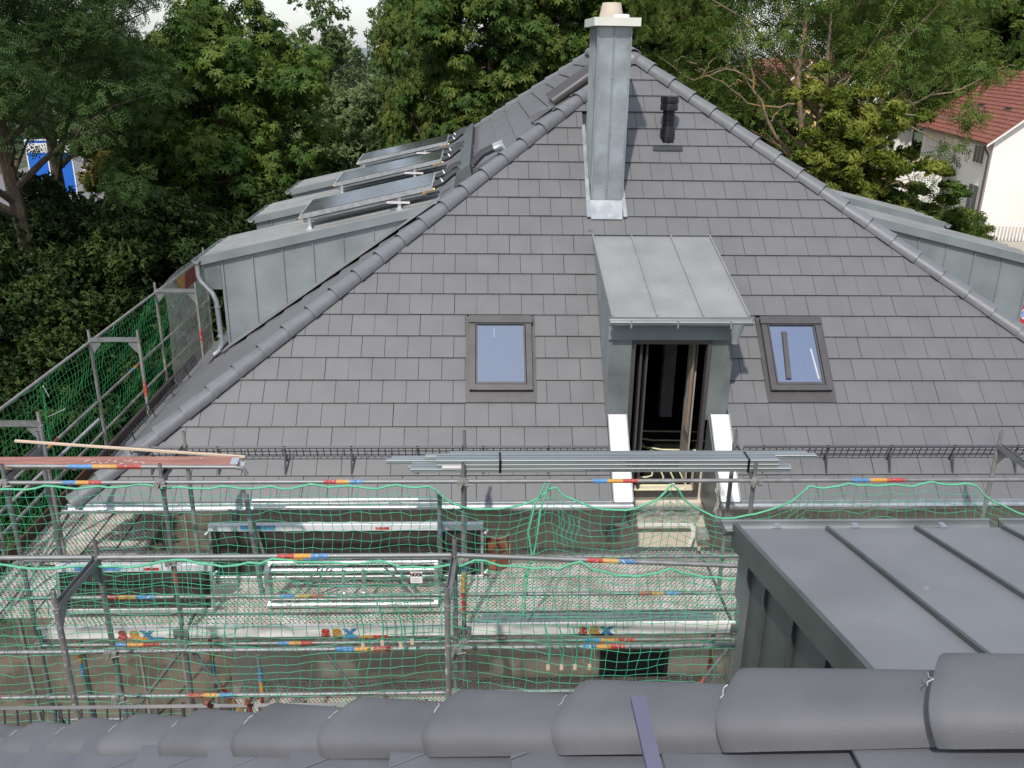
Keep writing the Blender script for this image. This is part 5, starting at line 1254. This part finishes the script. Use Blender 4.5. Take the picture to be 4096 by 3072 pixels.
# ------------------------------------------------------------------ neighbouring houses
def far_house(name, label, x, y, w, d, eave, ridge, rot, wallm, roofm, wins=(), ov=.6):
    t = thing(name, label, 'house', (x, y, GZ)); B = Matrix.Translation((x, y, 0)) @ Matrix.Rotation(rot, 4, 'Z')
    mb = MB(); mb.prism([B @ Vector(p) for p in ((0, 0, GZ), (w, 0, GZ), (w, 0, eave), (w/2, 0, ridge), (0, 0, eave))], (B.to_3x3() @ Vector((0, d, 0)))); mb.build('wall', wallm, t)
    sl = (ridge-eave)/(w/2); rf = None
    for s_ in (0, 1):
        xa, xb = (-ov, w/2) if s_ == 0 else (w+ov, w/2)
        za = eave-ov*sl+.12; zb = ridge+.12
        mb = MB(); mb.prism([B @ Vector(p) for p in ((xa, -ov*.7, za), (xb, -ov*.7, zb), (xb, d+ov*.7, zb), (xa, d+ov*.7, za))], (0, 0, .12)); o = mb.build('roof', roofm, t); rf = rf or o
        n_ = int(math.hypot(xb-xa, zb-za)/.36); rows = MB()
        for k in range(n_):
            f0 = k/n_; px, pz = xa+(xb-xa)*f0, za+(zb-za)*f0
            rows.tube(B @ Vector((px, -ov*.7, pz+.13)), B @ Vector((px, d+ov*.7, pz+.13)), .045, 5)
        rows.build('tile_course', roofm, o)
    MB().prism([B @ Vector(p) for p in ((-ov, -ov*.7-.02, eave-ov*sl-.04), (w/2, -ov*.7-.02, ridge-.04), (w/2, -ov*.7-.02, ridge+.11), (-ov, -ov*.7-.02, eave-ov*sl+.11))], B.to_3x3() @ Vector((0, .04, 0))).build('bargeboard', M_whitef, t)
    for (face, a, b, z0, z1, nm) in wins:
        if face == 'L': f_ = lambda u, z, n: B @ Vector((-n, u, z))
        else: f_ = lambda u, z, n: B @ Vector((u, -n, z))
        ex = (f_(0, 0, .04)-f_(0, 0, 0))
        wn = MB().prism([f_(a, z0, .01), f_(b, z0, .01), f_(b, z1, .01), f_(a, z1, .01)], ex).build('window', M_whitef, t)
        for k in range(nm):
            u0 = a+.07+(b-a-.07)*k/nm; u1 = a+(b-a-.07)*(k+1)/nm
            MB().prism([f_(u0, z0+.08, .052), f_(u1, z0+.08, .052), f_(u1, z1-.08, .052), f_(u0, z1-.08, .052)], ex*.1).build('pane', M_glassd, wn)
        MB().prism([f_(a-.1, z0-.08, .01), f_(b+.1, z0-.08, .01), f_(b+.1, z0-.02, .01), f_(a-.1, z0-.02, .01)], ex*3).build('sill', M_whitef, wn)
    return t, B
wh, B = far_house('white_house', 'white house with a red tiled roof at the right edge', 34.6, 60.4, 9.5, 15, -5.15, -1.2, R_(-9), M_wh, M_brick,
    wins=(('L', 1.2, 3.2, -7.05, -5.75, 3), ('L', 1.0, 2.9, -10.6, -8.4, 2), ('F', 5.5, 6.7, -8.0, -6.8, 2)))
MB().path([B @ Vector(p) for p in ((-.45, .55, -5.5), (-.42, .50, -5.7), (-.1, .3, -6.3), (-.1, .3, GZ))], .07, 8).build('downpipe', mat('brown_pipe', (.07, .05, .045), .5), wh, True)
MB().box((-.72, -.3, -5.62), (-.55, 15, -5.50), B).build('gutter', mat('brown_pipe', (.07, .05, .045), .5), wh)
for (a, b) in ((3, 4.2), (8, 9.2)):
    z_ = -5.15+3.95*2.2/4.75
    MB().prism([B @ Vector(p) for p in ((1.7, a, -3.6), (1.7, b, -3.6), (2.6, b, -2.9), (2.6, a, -2.9))], (0, 0, .12)).build('skylight', M_glassd, wh)
an = thing('annex', 'low white annex with flat roof left of the white house', 'building', (30.5, 66, GZ))
MB().box((30.0, 66.5, GZ), (34.6, 72, -7.6)).build('wall', M_wh, an); MB().box((29.6, 66.1, -7.6), (34.9, 72.4, -7.35)).build('roof', mat('flat_roof', (.30, .25, .16), .9), an)
bl = thing('balcony_house', 'grey balcony block with railings at the right edge below the white gable', 'building', (41, 52, GZ))
MB().box((37.2, 53.5, GZ), (46, 58, -8.0)).build('wall', M_wh, bl); MB().box((36.9, 53.0, -8.0), (46, 58.2, -7.72)).build('roof', mat('gravel_roof', (.28, .24, .2), .9), bl)
MB().box((37.6, 52.0, -10.0), (46, 52.1, -8.9)).build('balcony_front', M_greyb, bl); MB().box((37.6, 52.0, -10.2), (46, 53.6, -10.05)).build('balcony_floor', M_greyb, bl)
MB().box((38.6, 57.9, -6.6), (46, 62, -6.3)).build('porch_roof', M_brick, bl)
sd = thing('satellite_dish', 'grey satellite dish on the flat roof at the right edge', 'satellite dish', (38.6, 53.5, -7.7))
MB().lathe((0, 0, 0), ((.02, 0), (.25, .04), (.42, .12), (.43, .125), (.25, .06)), 18).build('dish', M_greyb, sd, True).matrix_basis = Matrix.Translation((38.6, 53.4, -7.0)) @ Matrix.Rotation(R_(75), 4, 'X')
MB().tube((38.6, 53.6, -7.75), (38.6, 53.5, -7.05), .04, 8).build('mast', M_steel, sd)
fe = thing('picket_fence', 'white slatted fence in the courtyard beside the white house', 'fence', (32.5, 55, GZ))
sm = MB().box((-.045, -.015, 0), (.045, .015, 1.35)).mesh('slat', M_whitef)
for k in range(30): link('slat', sm, fe, Matrix.Translation((29.5+.215*k, 55.2-.02*k, GZ+.08)))
MB().box((29.4, 55.2, GZ+.35), (36.0, 55.25, GZ+.43)).box((29.4, 55.2, GZ+1.1), (36.0, 55.25, GZ+1.18)).build('cross_rail', M_whitef, fe)
for k, (x, m_, lb) in enumerate(((36.0, M_lime, 'lime green flower box hanging on the balcony wall'), (37.0, M_orp, 'orange flower box at the right edge'))):
    p = thing('flower_box', lb, 'planter', (x, 49, -9.0), 'flower boxes')
    MB().prism([(x-.3, 48.9, -9.2), (x+.3, 48.9, -9.2), (x+.38, 48.9, -8.9), (x-.38, 48.9, -8.9)], (0, .3, 0)).build('box', m_, p)
    V, Fc = scatter_leaves(np.array([(x, 49.05, -8.75)]), np.array([.3]), 60, TUF*.8, np.random.default_rng(k)); link('plant', from_np('plant', V, Fc, L_ash), p)
gw = thing('garden_wall', 'grey courtyard wall under the flower boxes at the right edge', 'wall', (37, 49, GZ)); MB().box((34.8, 49.25, GZ), (44, 49.4, -9.0)).build('wall_panel', M_greyb, gw)
far_house('yellow_house', 'yellow house glimpsed behind the ash limbs', 20.5, 70, 9, 10, -4.2, -.6, R_(6), M_ywh, M_brick, (('F', 2, 3.2, -7, -5.6, 2),))
far_house('pale_house', 'white house with grey roof glimpsed behind the yellow maple', 30.0, 82, 9, 10, -3.6, -.2, R_(-4), M_wh, mat('grey_roof', (.22, .22, .23), .8), (('F', 2, 3.4, -6, -4.6, 2), ('F', 5, 6.2, -6, -4.6, 2)))
far_house('pale_house', 'pale house glimpsed between the chestnut trunks left of the chimney', -2.5, 90, 11, 9, -4.6, -1.2, R_(10), M_wh, M_brick, (('F', 2, 3.4, -7, -5.6, 2), ('F', 6, 7.4, -7, -5.6, 2)))
far_house('house', 'far white house with red roof seen between the left trees', -38, 140, 12, 10, -4.0, -.5, R_(-8), M_wh, M_brick, (('F', 2, 3.4, -7, -5.6, 2), ('F', 6, 7.4, -7, -5.6, 2)))
far_house('house', 'far pale house beyond the road at the left', -52, 150, 12, 10, -4.4, -.8, R_(8), M_ywh, M_brick, (('F', 2, 3.4, -7, -5.6, 2),))
# blue road sign
sg_ = thing('road_sign', 'large blue direction sign with a white top panel, seen through the left tree', 'sign', (-23, 50, GZ))
SX = Matrix.Translation((-23.2, 50, 0)) @ Matrix.Rotation(R_(8), 4, 'Z')
MB().box((-1.15, 0, -7.75), (1.15, .06, -4.85), SX).build('panel', M_blue, sg_)
MB().box((-1.05, -.012, -5.55), (1.05, -.002, -5.05), SX).build('destination_panel', M_fwh, sg_)
mb = MB(); mb.box((-1.15, -.008, -7.75), (1.15, -.001, -7.68), SX); mb.box((-1.15, -.008, -4.92), (1.15, -.001, -4.85), SX); mb.box((-1.15, -.008, -7.68), (-1.09, -.001, -4.92), SX); mb.box((1.09, -.008, -7.68), (1.15, -.001, -4.92), SX); mb.build('border', M_fwh, sg_)
text_obj('sign_text', 'sburg', .42, M_greyb, sg_, SX @ Matrix.Translation((0, -.018, -5.3)) @ FACE_CAM)
MB().box((-.12, -.012, -7.0), (.12, -.002, -5.9), SX).prism([SX @ Vector(p) for p in ((-.3, -.012, -6.0), (.3, -.012, -6.0), (0, -.012, -5.65))], (0, .008, 0)).build('arrow', M_fwh, sg_)
for xx in (-.7, .6): MB().tube(SX @ Vector((xx, .1, GZ)), SX @ Vector((xx, .1, -4.9)), .05, 8).build('post', M_steel, sg_)
